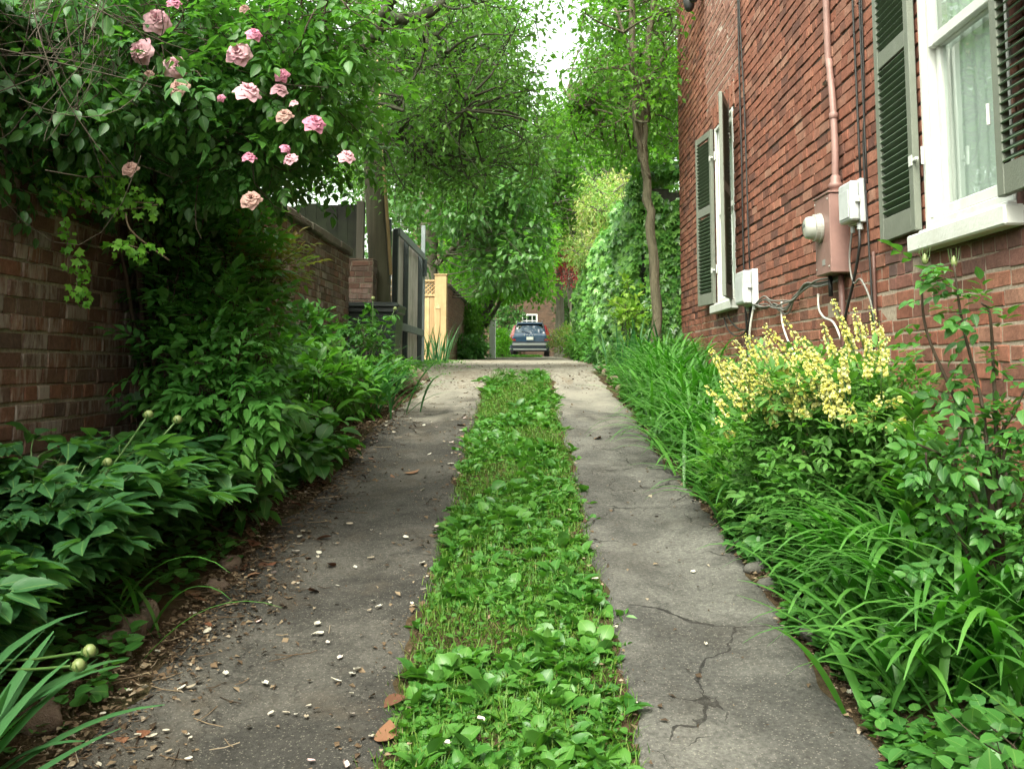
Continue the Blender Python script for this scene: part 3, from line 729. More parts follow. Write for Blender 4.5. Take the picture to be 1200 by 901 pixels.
def service_box(label, y0, y1, z0, z1, dep, name):
    t = thing(name, label, 'junction box', (HX, (y0 + y1) / 2, z0))
    m = MB(); m.bbox((HX - dep * .45, y0, z0), (HX - .004, y1, z1), .006); m.build('back_box', GREYBOX, t)
    m = MB(); m.bbox((HX - dep, y0 + .008, z0 + .012), (HX - dep * .45 - .001, y1 - .008, z1 - .012), .010)
    m.bbox((HX - dep - .006, y0 + .03, z0 + .03), (HX - dep - .0005, y1 - .03, z1 - .06), .004); m.build('cover', GREYBOX, t)
    m = MB(); m.bbox((HX - dep * .75, y0 - .012, (z0 + z1) / 2 - .012), (HX - dep * .5, y0 + .007, (z0 + z1) / 2 + .022), .003); m.build('latch', GREYBOX, t)
    for yg, rg_ in ((y0 + .05, .018), (y1 - .05, .013)):
        m = MB(); m.lathe([(rg_ * .8, 0), (rg_, -.005), (rg_, -.035), (rg_ * .65, -.04)], (HX - .035, yg, z0 - .0005), 'z', 10); m.build('gland', GREYBOX, t)
service_box('light grey junction box between the mauve meter box and the near shutter', 5.57, 5.80, E + .80, E + 1.05, .10, 'junction_box')
service_box('light grey junction box below the half open shutter of the far window', 8.3, 8.66, E + .50, E + .80, .13, 'junction_box')

def cable(label, paths, mat, r, cat='cable', name='cable', group=None, k=30):
    m = MB()
    for p in paths: m.tubes(curve(p, k), np.full((1, k), r), 6)
    base = paths[0][-1]
    o = m.build(name, mat, None, True); tag(o, label, cat, group); return o
rg = np.random.default_rng(5); X_ = HX - .024
def wob(y, z, n, dy, amp, x=X_):
    return [(x - abs(rg.normal()) * .006, y + dy * i / (n - 1) + rg.normal() * amp, z + (8.0 - z) * i / (n - 1)) for i in range(n)]
cable('black cable running down from the eaves to the grey box beside the meter', [wob(5.62, E + 1.05, 9, .05, .012)], BLACK, .0065)
cable('thin black cable beside the near shutter, passing behind the grey box to the bed', [[(X_, 5.52, E - .7), (X_, 5.5, E + .3), (X_, 5.52, E + .7), (X_, 5.55, E + 1.2), (X_, 5.50, E + 2), (X_, 5.56, 8)]], BLACK, .006)
cable('second black cable close beside the near shutter', [wob(5.48, E + 1.0, 8, .08, .014, X_ - .008)], BLACK, .005)
cable('thin brown pipe running down the wall right of the meter', [[(HX - .02, 5.46, E + .62), (HX - .02, 5.46, E + .2), (HX - .02, 5.46, E - .8)]], BROWN, .010, 'pipe', 'pipe', k=6)
cable('long black cable hanging down the wall beside the far window to its grey box', [wob(8.52, E + .82, 9, .35, .012)], BLACK, .007)
cable('black cable from the eaves past the half open shutter down to the ground', [[(X_, 8.7, E - .55), (X_, 8.72, E + .3), (X_, 8.78, E + .9), (X_ - .01, 8.72, E + 1.8), (X_, 8.78, E + 2.8), (X_, 8.72, 8)]], BLACK, .008)
bund = []
for i in range(6):
    o = rg.normal(size=(9, 2)) * .013
    pts = [tuple(at_x(a, b2, 1.87)[1:] - [0, E]) for a, b2 in ((873, 352), (882, 358), (898, 350), (909, 357), (921, 354), (932, 349), (947, 336), (962, 333), (985, 326))]
    bund.append([(HX - .03 - abs(a) , y + b, E + z + a + (-.03 * i if k in (2, 4) else 0) * .6) for k, ((y, z), (a, b)) in enumerate(zip(pts, o))])
cable('bundle of grey cables sagging along the brick wall between the grey box and the meter', bund, GREYCABLE, .0065, 'cable bundle', 'cable_bundle', k=44)
cable('white cable curling down from the sagging grey bundle at its middle', [[(HX - .03, 7.46, E + .47), (HX - .035, 7.44, E + .33), (HX - .03, 7.36, E + .22), (HX - .03, 7.2, E + .12), (HX - .03, 7.0, E + .02)]], WHITECABLE, .0075)
cable('white cable hanging from the grey bundle below the meter box', [[(HX - .03, 6.5, E + .46), (HX - .04, 6.46, E + .36), (HX - .04, 6.35, E + .30), (HX - .035, 6.2, E + .27), (HX - .03, 6.1, E + .20), (HX - .03, 5.95, E + .05)]], WHITECABLE, .0075)
cable('white cable dropping from the far grey box to the ground', [[(HX - .04, 8.36, E + .48), (HX - .06, 8.42, E + .3), (HX - .05, 8.5, E + .1), (HX - .05, 8.52, E - .2), (HX - .06, 8.5, E - .4)]], WHITECABLE, .010)
cable('black cable loop hanging under the sill of the far window', [[(HX - .03, 8.5, E + .48), (HX - .05, 8.6, E + .3), (HX - .05, 9.0, E + .26), (HX - .05, 9.4, E + .33), (HX - .03, 9.7, E + .46)], [(HX - .03, 8.55, E + .3), (HX - .05, 8.9, E + .32), (HX - .04, 9.3, E + .40), (HX - .03, 9.5, E + .47)]], BLACK, .007)
cable('grey cable looping from the near junction box down to the brown pipe', [[(HX - .04, 5.75, E + .78), (HX - .05, 5.78, E + .6), (HX - .05, 5.72, E + .47), (HX - .05, 5.6, E + .48), (HX - .04, 5.5, E + .38), (HX - .03, 5.46, E + .26)]], GREYCABLE, .006)
cable('black cable slanting from the near junction box to the foot of the meter', [[(HX - .04, 5.62, E + .78), (HX - .05, 5.60, E + .66), (HX - .05, 5.72, E + .48), (HX - .05, 5.88, E + .30), (HX - .04, 5.95, E + .22)]], BLACK, .008)

t = thing('flood_light', 'black twin flood light high on the far part of the house wall', 'flood light', (HX, 11, E + 4))
pc = at_x(812, 1, 1.78); m = MB(); m.lathe([(.03, 0), (.055, .02), (.055, .05)], (HX - .06, pc[1], pc[2] + .06), 'x', 14); m.build('mount', BLACK, t)
for dy in (-.14, .14):
    m = MB(); m.lathe([(0, 0), (.055, 0), (.065, -.06), (.05, -.13), (.03, -.16), (0, -.16)], (HX - .14, pc[1] + dy, pc[2] + .09), 'z', 14)
    m.tubes(np.array([(HX - .06, pc[1], pc[2] + .06), (HX - .14, pc[1] + dy, pc[2] + .08)]), np.full((1, 2), .014), 8); m.build('lamp_head', BLACK, t, True)

# ------------------------------------------------------------------ left brick garden wall
LX = -2.12; WT = E + 1.27
BR_OLD = brick_mat('old_wall_brick', [(0.105, 0.066, 0.050), (0.155, 0.080, 0.055), (0.085, 0.062, 0.052), (0.19, 0.092, 0.060), (0.115, 0.080, 0.064), (0.14, 0.074, 0.053)], white=0.6, dark=0.4)
MORT_L = mortar_mat('old_mortar', (0.26, 0.24, 0.19), (0.33, 0.29, 0.23), 0.4)
STONE = plain('coping_stone', (0.125, 0.105, 0.085), 0.9, var=0.35, scale=8, bumpd=0.006, dirt=(0.07, 0.085, 0.045))
t = thing('garden_wall', 'old whitewash stained brick garden wall with a stone coping along the lane', 'wall', (LX, 5, 0))
mb = MB(); rg = np.random.default_rng(21); Y1L = 11.62
brick_wall(mb, rg, -1.5, Y1L, -.3, WT, lambda a, b, n: np.stack([LX + n, a, b], -1), depth=lambda a, b: .008, header=4)
brick_wall(mb, rg, LX - .33, LX + .006, 1.0, WT, lambda a, b, n: np.stack([a, Y1L + n, b], -1), depth=lambda a, b: .006, header=4)
mb.box((LX - .33, -1.5, -.6), (LX, Y1L, WT - .002), 1); mb.build('wall', [BR_OLD, MORT_L], t)
mb = MB(); y = -1.5
while y < Y1L:
    l = min(0.42 + rg.random() * .2, Y1L + .05 - y)
    if l > .05: mb.bbox((LX - .37, y + .003, WT + .001 + rg.normal() * .004), (LX + .055 + rg.normal() * .006, y + l - .003, WT + .085 + rg.normal() * .006), .012, rnd=rg.random())
    y += l
mb.build('coping', STONE, t)

# return wall with dark board fence on it, behind the end of the garden wall
t = thing('return_wall', 'short dark brick wall end beside the utility pole', 'wall', (-2.4, 13, 1.4))
mb = MB(); yR = 13.0; xa, xb = -4.0, -2.06; zt = at_y(420, 303, yR)[2]
brick_wall(mb, rg, xa, xb, 1.0, zt, lambda a, b, n: np.stack([a, yR - n, b], -1), depth=lambda a, b: .008)
brick_wall(mb, rg, yR, yR + .34, 1.0, zt, lambda a, b, n: np.stack([xb + n, a, b], -1), depth=lambda a, b: .008)
mb.box((xa, yR, .8), (xb, yR + .34, zt - .002), 1); mb.build('wall', [brick_mat('return_wall_brick', [(0.085, 0.045, 0.032), (0.12, 0.058, 0.04), (0.065, 0.04, 0.03), (0.14, 0.065, 0.045)], white=.25, dark=.4), mortar_mat('return_mortar', (.14, .12, .095), (.18, .155, .12), .4)], t)
DARKWOOD = wood_mat('dark_fence_wood', (0.006, 0.007, 0.005), (0.018, 0.019, 0.014), 'z', dirt=(0.03, 0.04, 0.02))
t = thing('board_fence', 'dark weathered board fence standing on the brick wall end', 'fence', (-3, 13.1, zt))
zf = at_y(420, 238, yR)[2]; x = xa - 1.5; mb = MB()
while x < -2.35:
    mb.bbox((x + .0015, yR + .12, zt + .01), (x + .1395, yR + .14, zf + rg.normal() * .015), .002, rnd=rg.random()); x += .14
mb.build('boards', DARKWOOD, t)
mb = MB(); mb.bbox((xa - 1.5, yR + .141, zt + .15), (-2.2, yR + .18, zt + .24)); mb.bbox((xa - 1.5, yR + .141, zf - .25), (-2.2, yR + .18, zf - .16)); mb.build('rail', DARKWOOD, t)
mb = MB(); mb.bbox((-2.30, yR + .08, zt + .005), (-2.20, yR + .18, zf + .04)); mb.build('post', wood_mat('grey_post', (.045, .042, .033), (.09, .082, .065)), t)

# trash bin and a blue bin behind the wall end
BIN = plain('dark_bin_plastic', (0.016, 0.022, 0.022), 0.42, var=0.2); BLUE = plain('blue_bin_plastic', (0.03, 0.09, 0.22), 0.4)
def wheel_bin(label, x, y, z, h, wd, dp_, mat, marks):
    t = thing('wheeled_bin', label, 'bin', (x, y, z))
    m = MB(); k = .82
    V = [];
    for zz, s in ((.06, k), (h * .86, .97), (h * .88, 1.04), (h * .93, 1.04)):
        for sx, sy in ((-1, -1), (1, -1), (1, 1), (-1, 1)): V.append((x + sx * wd / 2 * s, y + sy * dp_ / 2 * s, z + zz))
    f = [[3, 2, 1, 0]] + [[4 * i + j, 4 * i + (j + 1) % 4, 4 * i + 4 + (j + 1) % 4, 4 * i + 4 + j] for i in range(3) for j in range(4)]
    m.add(V, f); m.build('body', mat, t)
    m = MB(); m.bbox((x - wd * .54, y - dp_ * .57, z + h * .935), (x + wd * .54, y + dp_ * .55, z + h * .975), .012); m.bbox((x - wd * .47, y - dp_ * .5, z + h * .976), (x + wd * .47, y + dp_ * .45, z + h), .02); m.build('lid', mat, t)
    for sx in (-1, 1):
        m = MB(); m.lathe([(0, -.025), (.09, -.025), (.1, -.015), (.1, .015), (.09, .025), (0, .025)], (x + sx * wd * .40, y + dp_ * .44, z + .1), 'x', 18); m.build('wheel', BLACK, t)
    if marks:   # lines of faded print on the front, too small in the photo to read as letters
        m = MB(); r2 = np.random.default_rng(3)
        for r_ in range(4):
            xx = x - wd * .16
            while xx < x + wd * .16 - .02 * (r_ % 2):
                l = .012 + r2.random() * .03
                yy = y - dp_ / 2 * (k + (.97 - k) * (.62 - r_ * .035)) - .004
                m.box((xx, yy - .002, z + h * (.66 - r_ * .035)), (xx + l, yy + .001, z + h * (.66 - r_ * .035) + .014)); xx += l + .01
        m.build('print', plain('faded_print', (0.25, 0.26, 0.25), 0.6), t)
zg = at_y(440, 356, 12.1)[2]
wheel_bin('dark green black wheeled bin with closed lid beyond the garden wall', at_y(440, 400, 12.1)[0] + .0, 12.1, zg - .95, .95, .60, .66, BIN, True)
zb = at_y(412, 368, 12.7)[2]
wheel_bin('blue bin showing behind the dark bin at the wall end', -2.26, 12.72, zb - .8, .8, .42, .4, BLUE, False)

# utility pole
BARKP = bark_mat('pole_wood', (0.032, 0.026, 0.019), (0.092, 0.074, 0.055), 14, 0.05, d=0.02)
t = thing('utility_pole', 'thick brown wooden utility pole leaning over the bin', 'utility pole', (-2.0, 13.6, 1.5))
p0 = at_y(450, 425, 13.6); p1 = at_y(438, 200, 13.6); p2 = p1 + (p1 - p0) * 3
m = MB(); P = curve([p0 - (p1 - p0) * .2, p0, p1, p2], 24); m.tubes(P, np.linspace(.172, .11, 24)[None], 20, cap=True); m.build('shaft', BARKP, t, True)
m = MB(); q = p0 + (p1 - p0) * .45; m.tubes(np.array([q + [.165, -.05, 0], q + (p1 - p0) * .9 + [.14, -.05, 0], p2 + [.10, -.05, 0]]), np.full((1, 3), .024), 8)
m.build('cable_cover', wood_mat('pale_strip', (0.42, 0.30, 0.16), (0.55, 0.40, 0.22)), t, True)

# gate: dark frame, weathered boards, parallel to the lane
GW = wood_mat('weathered_board', (0.26, 0.225, 0.195), (0.50, 0.45, 0.40), 'z', scale=20, dirt=(0.15, 0.15, 0.12)); DKG = plain('dark_green_frame', (0.028, 0.040, 0.040), 0.6, var=0.3)
GRL = plain('grey_green_rail', (0.12, 0.14, 0.135), 0.7, var=0.25)
t = thing('driveway_gate', 'tall grey board gate in a dark frame beside the utility pole', 'gate', (-1.95, 15.5, 1.5))
gx = -1.95; gy0, gy1 = 14.1, 17.4; gt = E + 1.93; gb = 1.48
m = MB(); y = gy0 + .08
while y < gy1 - .08: m.bbox((gx - .03, y + .004, gb + .03), (gx - .008, min(y + .15, gy1 - .06), gt - .02), .002, rnd=rg.random()); y += .154
m.build('boards', GW, t)
for yy in (gy0, (gy0 + gy1) / 2 - .45, gy1 - .1):
    m = MB(); m.bbox((gx - .006, yy, gb), (gx + .065, yy + .10, gt), .004); m.build('stile', DKG, t)
for zz in (gb + .02, E + .50, gt - .1):
    m = MB(); m.bbox((gx + .067, gy0 - .02, zz), (gx + .10, gy1 + .02, zz + .11), .004); m.build('rail', GRL, t)
m = MB(); m.bbox((gx - .16, gy0 - .16, gb - .3), (gx - .02, gy0 - .02, gt + .12), .005); m.build('hinge_post', DKG, t)
t = thing('gate_post', 'slim grey metal gate post with bracket at the far end of the board gate', 'post', (gx, gy1 + .15, 1.5))
m = MB(); m.bbox((gx + .02, gy1 + .10, gb - .2), (gx + .09, gy1 + .17, E + 2.45), .004); m.build('post', plain('galvanised', (0.22, 0.25, 0.26), 0.5, metal=0.4), t)
m = MB(); m.bbox((gx + .0, gy1 + .06, E + 1.55), (gx + .13, gy1 + .099, E + 1.85), .004); m.build('bracket', DKG, t)

# new cedar panel with lattice top, post and the long brick wall behind it
CEDAR = wood_mat('new_cedar', (0.36, 0.235, 0.115), (0.52, 0.37, 0.20), 'z', 0.65, 12, dirt=(0.30, 0.20, 0.10))
t = thing('cedar_fence', 'new honey coloured cedar fence panel with lattice top', 'fence', (-2.3, 24, 1.6))
Yc = 24.0; zb_ = 1.6; ztop = at_y(500, 328, Yc)[2]; zl = at_y(500, 345, Yc)[2]; xL = at_y(440, 400, Yc)[0]; xR = at_y(509, 400, Yc)[0]
m = MB(); x = xL
while x < xR - .02: m.bbox((x + .006, Yc, zb_ - .1), (min(x + .136, xR), Yc + .02, zl - .05), .002, rnd=rg.random()); x += .142
m.build('boards', CEDAR, t)
m = MB(); m.bbox((xL, Yc - .03, zl - .049), (xR, Yc + .04, zl)); m.bbox((xL, Yc - .03, ztop - .05), (xR, Yc + .04, ztop)); m.build('rail', CEDAR, t)
m = MB(); hh = ztop - .052 - zl; x = xL - hh
while x < xR:
    for sg in (0, 1):
        a = max(x, xL); b = min(x + hh, xR)
        if b - a > .05:
            za = (a - x) if sg == 0 else hh - (a - x); zb2 = (b - x) if sg == 0 else hh - (b - x)
            m.tubes(np.array([[a, Yc + .004 + .012 * sg, zl + za], [b, Yc + .004 + .012 * sg, zl + zb2]]), np.full((1, 2), .017), 4)
    x += .10
m.build('lattice', CEDAR, t)
xp0 = at_y(509, 400, Yc)[0] + .003; xp1 = at_y(523, 400, Yc)[0]
m = MB(); m.bbox((xp0, Yc - .10, zb_ - .1), (xp1, Yc + .18, ztop + .10), .008); m.bbox((xp0 - .02, Yc - .12, ztop + .101), (xp1 + .02, Yc + .2, ztop + .135), .008); m.build('post', CEDAR, t)
xq = at_y(513, 400, 22.6)[0]; zq = at_y(513, 362, 22.6)[2]
m = MB(); m.bbox((xq - .05, 22.55, zb_ - .1), (xq + .05, 22.65, zq), .005); V = [(xq - .06, 22.54, zq + .001), (xq + .06, 22.54, zq + .001), (xq + .06, 22.66, zq + .001), (xq - .06, 22.66, zq + .001), (xq, 22.6, zq + .14)]
m.add(V, [[0, 1, 4], [1, 2, 4], [2, 3, 4], [3, 0, 4], [3, 2, 1, 0]]); m.build('small_post', CEDAR, t)
BR_FAR = brick_mat('far_wall_brick', [(0.25, 0.15, 0.11), (0.30, 0.18, 0.135), (0.21, 0.12, 0.09), (0.27, 0.155, 0.12)]); MORT_F = mortar_mat('far_mortar', (0.32, 0.28, 0.24), (0.28, 0.24, 0.2), 0.2)
BR_DIST = brick_mat('distant_brick', [(0.085, 0.056, 0.038), (0.115, 0.07, 0.048), (0.07, 0.05, 0.036)])
t = thing('long_brick_wall', 'pinkish brick wall running back behind the cedar post', 'wall', (-2.1, 30, 1.6))
fx = at_y(524, 400, 24.3)[0]; m = MB()
ztw = at_y(524, 336, 24.3)[2]
brick_wall(m, rg, 24.25, 38, 1.3, ztw, lambda a, b, n: np.stack([fx + n, a, b], -1), depth=lambda a, b: .008); m.box((fx - .3, 24.25, 1.2), (fx, 38, ztw - .002), 1); m.build('wall', [BR_FAR, MORT_F], t)
m = MB(); m.bbox((fx - .34, 24.22, ztw), (fx + .05, 38.03, ztw + .08), .01); m.build('coping', STONE, t)

# white posts by the parking place
POSTW = plain('fresh_white_paint', (0.82, 0.83, 0.80), .5, var=.05)
for (px, w_, top, Y, lb) in ((577, .21, 376, 34, 'white painted gate post left of the parked car'), (585, .10, 391, 41.5, 'thin pale post between the white gate post and the car')):
    t = thing('gate_post', lb, 'post', (at_y(px, 420, Y)[0], Y, 1.8)); c = at_y(px, top, Y); z0 = float(gz(c[0], Y))
    m = MB(); m.bbox((c[0] - w_ / 2, Y, z0 - .05), (c[0] + w_ / 2, Y + w_, c[2]), .01); m.build('post', POSTW, t)
    m = MB(); m.bbox((c[0] - w_ * .62, Y - w_ * .12, c[2] + .001), (c[0] + w_ * .62, Y + w_ * 1.12, c[2] + .05), .01); m.build('cap', WHITE, t)

# ------------------------------------------------------------------ the car at the end of the lane
m = Mat('navy_car_paint'); NAVY = m.done(m.pbr((0.022, 0.058, 0.115), 0.25, spec=0.6, coat=0.8))
m = Mat('dark_car_glass'); CGL = m.done(m.pbr((0.008, 0.012, 0.013), 0.04, spec=0.9))
m = Mat('red_lamp_lens'); RED = m.done(m.pbr((0.26, 0.022, 0.024), 0.2, coat=0.5)); m = Mat('bright_trim'); CHR = m.done(m.pbr((0.42, 0.43, 0.43), 0.3, metal=0.6))
PLATE = plain('number_plate', (0.72, 0.74, 0.68), 0.5, var=0.05)
def car(x, y, z):
    t = thing('parked_car', 'dark blue parked estate car with red tail lamps at the end of the lane', 'car', (x, y, z))
    def B(): return MB()
    def fin(b, n, mat, par=t, sm=False):
        o = b.build(n, mat, par, sm, False); return o
    st = [(0.00, .88, .34, .92, .99, .80), (.05, .95, .30, .98, 1.06, .84), (.16, .975, .28, 1.02, 1.16, .84), (.45, .98, .28, 1.03, 1.66, .70), (.62, .98, .28, 1.03, 1.74, .68), (1.2, .98, .28, 1.02, 1.775, .68), (2.2, .98, .28, 1.00, 1.76, .68), (2.8, .98, .28, .99, 1.68, .68), (3.55, .97, .28, .99, 1.10, .78), (4.4, .95, .28, .93, .98, .80), (4.8, .86, .32, .80, .86, .70), (4.94, .70, .38, .62, .66, .6)]
    V = []
    for yy, w_, zb2, zbe, ztp, wt in st:
        half = [(0, zb2), (w_ * .9, zb2), (w_, zb2 + .14), (w_ * 1.0, zbe - .2), (w_ * .97, zbe), (wt * 1.03, zbe + (ztp - zbe) * .8), (wt * .92, zbe + (ztp - zbe) * .97), (wt * .5, ztp), (0, ztp)]
        prof = half + [(-a, b2) for a, b2 in half[-2:0:-1]]
        V += [(a, yy, b2) for a, b2 in prof]
    n = 16; f = [[i * n + j, i * n + (j + 1) % n, (i + 1) * n + (j + 1) % n, (i + 1) * n + j] for i in range(len(st) - 1) for j in range(n)]
    b = B(); b.add(V, f); b.add([V[j] for j in range(n)], [list(range(n))[::-1]]); b.add([V[(len(st) - 1) * n + j] for j in range(n)], [list(range(n))])
    fin(b, 'body', NAVY, sm=False)
    b = B(); b.add([(-.78, .155, 1.13), (.78, .155, 1.13), (.64, .425, 1.62), (-.64, .425, 1.62)], [[0, 1, 2, 3]]); rw = fin(b, 'rear_window', CGL)
    b = B(); b.tubes(np.array([(0, .13, 1.15), (-.18, .17, 1.22), (-.42, .19, 1.25)]), np.full((1, 3), .012), 6); fin(b, 'wiper', BLACK, rw)
    for s in (-1, 1):
        for (a0, a1) in ((.75, 1.65), (1.72, 2.75)):
            b = B(); b.add([(s * .955, a0, 1.05), (s * .955, a1 + .2, 1.05), (s * .74, a1 - .15, 1.60), (s * .74, a0 + .05, 1.62)], [[0, 1, 2, 3]]); fin(b, 'side_window', CGL)
        b = B(); V = [(s * .99, -.012, .80), (s * .70, -.03, .80), (s * .76, -.02, .98), (s * .80, .06, 1.10), (s * .70, .34, 1.58), (s * .80, .36, 1.56), (s * .975, .10, 1.08), (s * 1.0, .02, .95)]
        Vb = [(a, yy + .14, zz) for a, yy, zz in V]; k = len(V)
        b.add(V + Vb, [list(range(k)), list(range(2 * k - 1, k - 1, -1))] + [[i, (i + 1) % k, k + (i + 1) % k, k + i] for i in range(k)]); fin(b, 'tail_lamp', RED)
        for yy in (.95, 3.95):
            b = B(); b.lathe([(.2, -.12), (.34, -.11), (.37, -.07), (.37, .07), (.34, .11), (.2, .12)], (s * .86, yy, .37), 'x', 24); wl = fin(b, 'wheel', BLACK)
            b = B(); b.lathe([(0, .09 * s), (.06, .10 * s), (.2, .08 * s), (.24, .115 * s), (.23, .0)], (s * .865, yy, .37), 'x', 18); fin(b, 'rim', CHR, wl)
        b = B(); b.tubes(curve([(s * .62, .6, 1.76), (s * .62, .75, 1.82), (s * .62, 2.3, 1.82), (s * .62, 2.5, 1.76)], 14), np.full((1, 14), .018), 6); fin(b, 'roof_rail', CHR)
        b = B(); b.bbox((s * 1.08 - .09, 2.85, 1.02), (s * 1.08 + .09, 2.98, 1.18), .04); fin(b, 'mirror', NAVY)
    b = B(); b.bbox((-.86, -.085, .56), (.86, -.002, .68), .02); b.bbox((-.82, -.075, .33), (.82, -.002, .42), .02); fin(b, 'bumper_trim', CHR)
    b = B(); b.bbox((-.93, -.06, .30), (.93, .0, .76), .03); fin(b, 'bumper', plain('dark_bumper', (0.012, 0.02, 0.03), 0.35))
    b = B(); b.bbox((-.17, -.045, .84), (.17, -.012, .99), .006); fin(b, 'number_plate', PLATE)
    b = B(); b.bbox((-.62, .33, 1.63), (.62, .48, 1.70), .02); fin(b, 'spoiler', NAVY)
    tx = bpy.data.curves.new('tailgate_letters', 'FONT'); tx.body = 'VOLVO'; tx.size = 0.13; tx.space_character = 1.75; tx.align_x = 'CENTER'; tx.extrude = 0.004
    to = bpy.data.objects.new('tailgate_letters', tx); COL.objects.link(to); dg = bpy.context.evaluated_depsgraph_get()
    me = bpy.data.meshes.new_from_object(to.evaluated_get(dg)); bpy.data.objects.remove(to); me.materials.clear(); me.materials.append(CHR)
    lo = put('lettering', me, t, False); lo.rotation_euler = (R(82), 0, 0); lo.location = (0, .045, 1.035)
    return t
cp = at_y(621, 419, 49.5)
car(cp[0], 49.5, float(gz(cp[0], 49.5)) + .0)

# brick house beyond the car
t = thing('distant_brick_house', 'brick house with one small white window behind the parked car', 'house', (0, 58, 2))
m = MB(); Yh = 58.0; xa, xb = -7, 5.5; zh0, zh1 = 1.4, 11
q0 = at_y(611, 384, Yh); q1 = at_y(630, 368, Yh)
brick_wall(m, rg, xa, xb, zh0, zh1, lambda a, b, n: np.stack([a, Yh - n, b], -1), holes=[(q0[0], q1[0], q0[2], q1[2])], L=.30, H=.10, header=0, depth=lambda a, b: .01)
m.box((xa, Yh, zh0), (q0[0], Yh + .3, zh1), 1); m.box((q1[0], Yh, zh0), (xb, Yh + .3, zh1), 1); m.box((q0[0], Yh, zh0), (q1[0], Yh + .3, q0[2]), 1); m.box((q0[0], Yh, q1[2]), (q1[0], Yh + .3, zh1), 1)
m.box((xa, Yh + .301, zh0), (xa + .3, Yh + 8, zh1), 1); m.box((xb - .3, Yh + .301, zh0), (xb, Yh + 8, zh1), 1); m.build('wall', [BR_DIST, mortar_mat('distant_mortar', (.10, .085, .065), (.08, .065, .05))], t)
m = MB(); V = [(xa - .3, Yh - .4, zh1 + .01), (xb + .3, Yh - .4, zh1 + .01), (xb + .3, Yh + 8.4, zh1 + .01), (xa - .3, Yh + 8.4, zh1 + .01), (xa - .3, Yh + 4, zh1 + 3), (xb + .3, Yh + 4, zh1 + 3)]
m.add(V, [[0, 1, 5, 4], [2, 3, 4, 5], [0, 4, 3], [1, 2, 5], [3, 2, 1, 0]]); m.build('roof', ROOF, t)
m = MB(); a0, a1, c0, c1 = q0[0] + .004, q1[0] - .004, q0[2] + .004, q1[2] - .004
m.bbox((a0, Yh - .05, c0), (a0 + .09, Yh + .1, c1)); m.bbox((a1 - .09, Yh - .05, c0), (a1, Yh + .1, c1)); m.bbox((a0 + .091, Yh - .05, c0), (a1 - .091, Yh + .1, c0 + .08)); m.bbox((a0 + .091, Yh - .05, c1 - .09), (a1 - .091, Yh + .1, c1))
for i in (1, 2): xx = a0 + (a1 - a0) * i / 3; m.bbox((xx - .02, Yh - .02, c0 + .081), (xx + .02, Yh + .03, c1 - .091))
zz = (c0 + c1) / 2; m.bbox((a0 + .092, Yh - .024, zz - .02), (a1 - .092, Yh + .034, zz + .02)); f = m.build('window', WHITE, t)
m = MB(); m.add([(a0 + .08, Yh + .05, c0 + .07), (a1 - .08, Yh + .05, c0 + .07), (a1 - .08, Yh + .05, c1 - .08), (a0 + .08, Yh + .05, c1 - .08)], [[0, 1, 2, 3]]); m.build('pane', CGL, f)
# ------------------------------------------------------------------ foliage colours
G_DARK = leaf_mat('dark_leaf', [(0.034, 0.086, 0.024), (0.052, 0.12, 0.032), (0.080, 0.155, 0.04)], 0.4, 0.36, 0.3)
G_BLUE = leaf_mat('blue_green_leaf', [(0.042, 0.100, 0.042), (0.064, 0.135, 0.054), (0.092, 0.17, 0.07)], 0.42, 0.36, 0.5)
G_MID = leaf_mat('mid_green_leaf', [(0.038, 0.105, 0.022), (0.060, 0.142, 0.03), (0.088, 0.18, 0.038)], 0.42, 0.32, 0.35)
G_INDIGO = leaf_mat('indigo_leaf', [(0.070, 0.15, 0.03), (0.105, 0.19, 0.04), (0.15, 0.23, 0.05)], 0.5, 0.4, 0.2)
G_FRESH = leaf_mat('fresh_green_leaf', [(0.050, 0.13, 0.018), (0.075, 0.165, 0.024), (0.11, 0.20, 0.03)], 0.45, 0.4, 0.3)
G_STRAP = leaf_mat('strap_leaf', [(0.036, 0.115, 0.016), (0.060, 0.16, 0.022), (0.095, 0.205, 0.03)], 0.35, 0.3, 0.0)
G_BLUESTRAP = leaf_mat('iris_leaf', [(0.024, 0.085, 0.032), (0.042, 0.12, 0.044), (0.065, 0.15, 0.055)], 0.4, 0.25, 0.0)
G_MAPLE = leaf_mat('maple_leaf', [(0.095, 0.20, 0.02), (0.15, 0.27, 0.03), (0.22, 0.33, 0.045)], 0.5, 0.55, 0.0)
G_OLIVE = leaf_mat('olive_leaf', [(0.068, 0.125, 0.027), (0.10, 0.165, 0.035), (0.145, 0.205, 0.045)], 0.45, 0.45, 0.0)
G_TREE = leaf_mat('lit_tree_leaf', [(0.062, 0.13, 0.016), (0.10, 0.18, 0.022), (0.16, 0.23, 0.032)], 0.5, 0.5, 0.0)
G_DIM = leaf_mat('evergreen_leaf', [(0.045, 0.095, 0.024), (0.07, 0.135, 0.032), (0.10, 0.175, 0.042)], 0.35, 0.38, 0.0)
G_YEL = leaf_mat('yellow_leaf', [(0.16, 0.25, 0.035), (0.30, 0.34, 0.05), (0.12, 0.21, 0.03)], 0.5, 0.4, 0.1)
G_PALE = leaf_mat('pale_new_leaf', [(0.16, 0.24, 0.06), (0.26, 0.30, 0.10), (0.33, 0.33, 0.15), (0.36, 0.27, 0.17)], 0.5, 0.45, 0.0)
G_RED = leaf_mat('red_maple_leaf', [(0.20, 0.025, 0.03), (0.30, 0.05, 0.05), (0.38, 0.10, 0.09)], 0.5, 0.4, 0.0, tcol=(1.6, .8, .8), back=0)
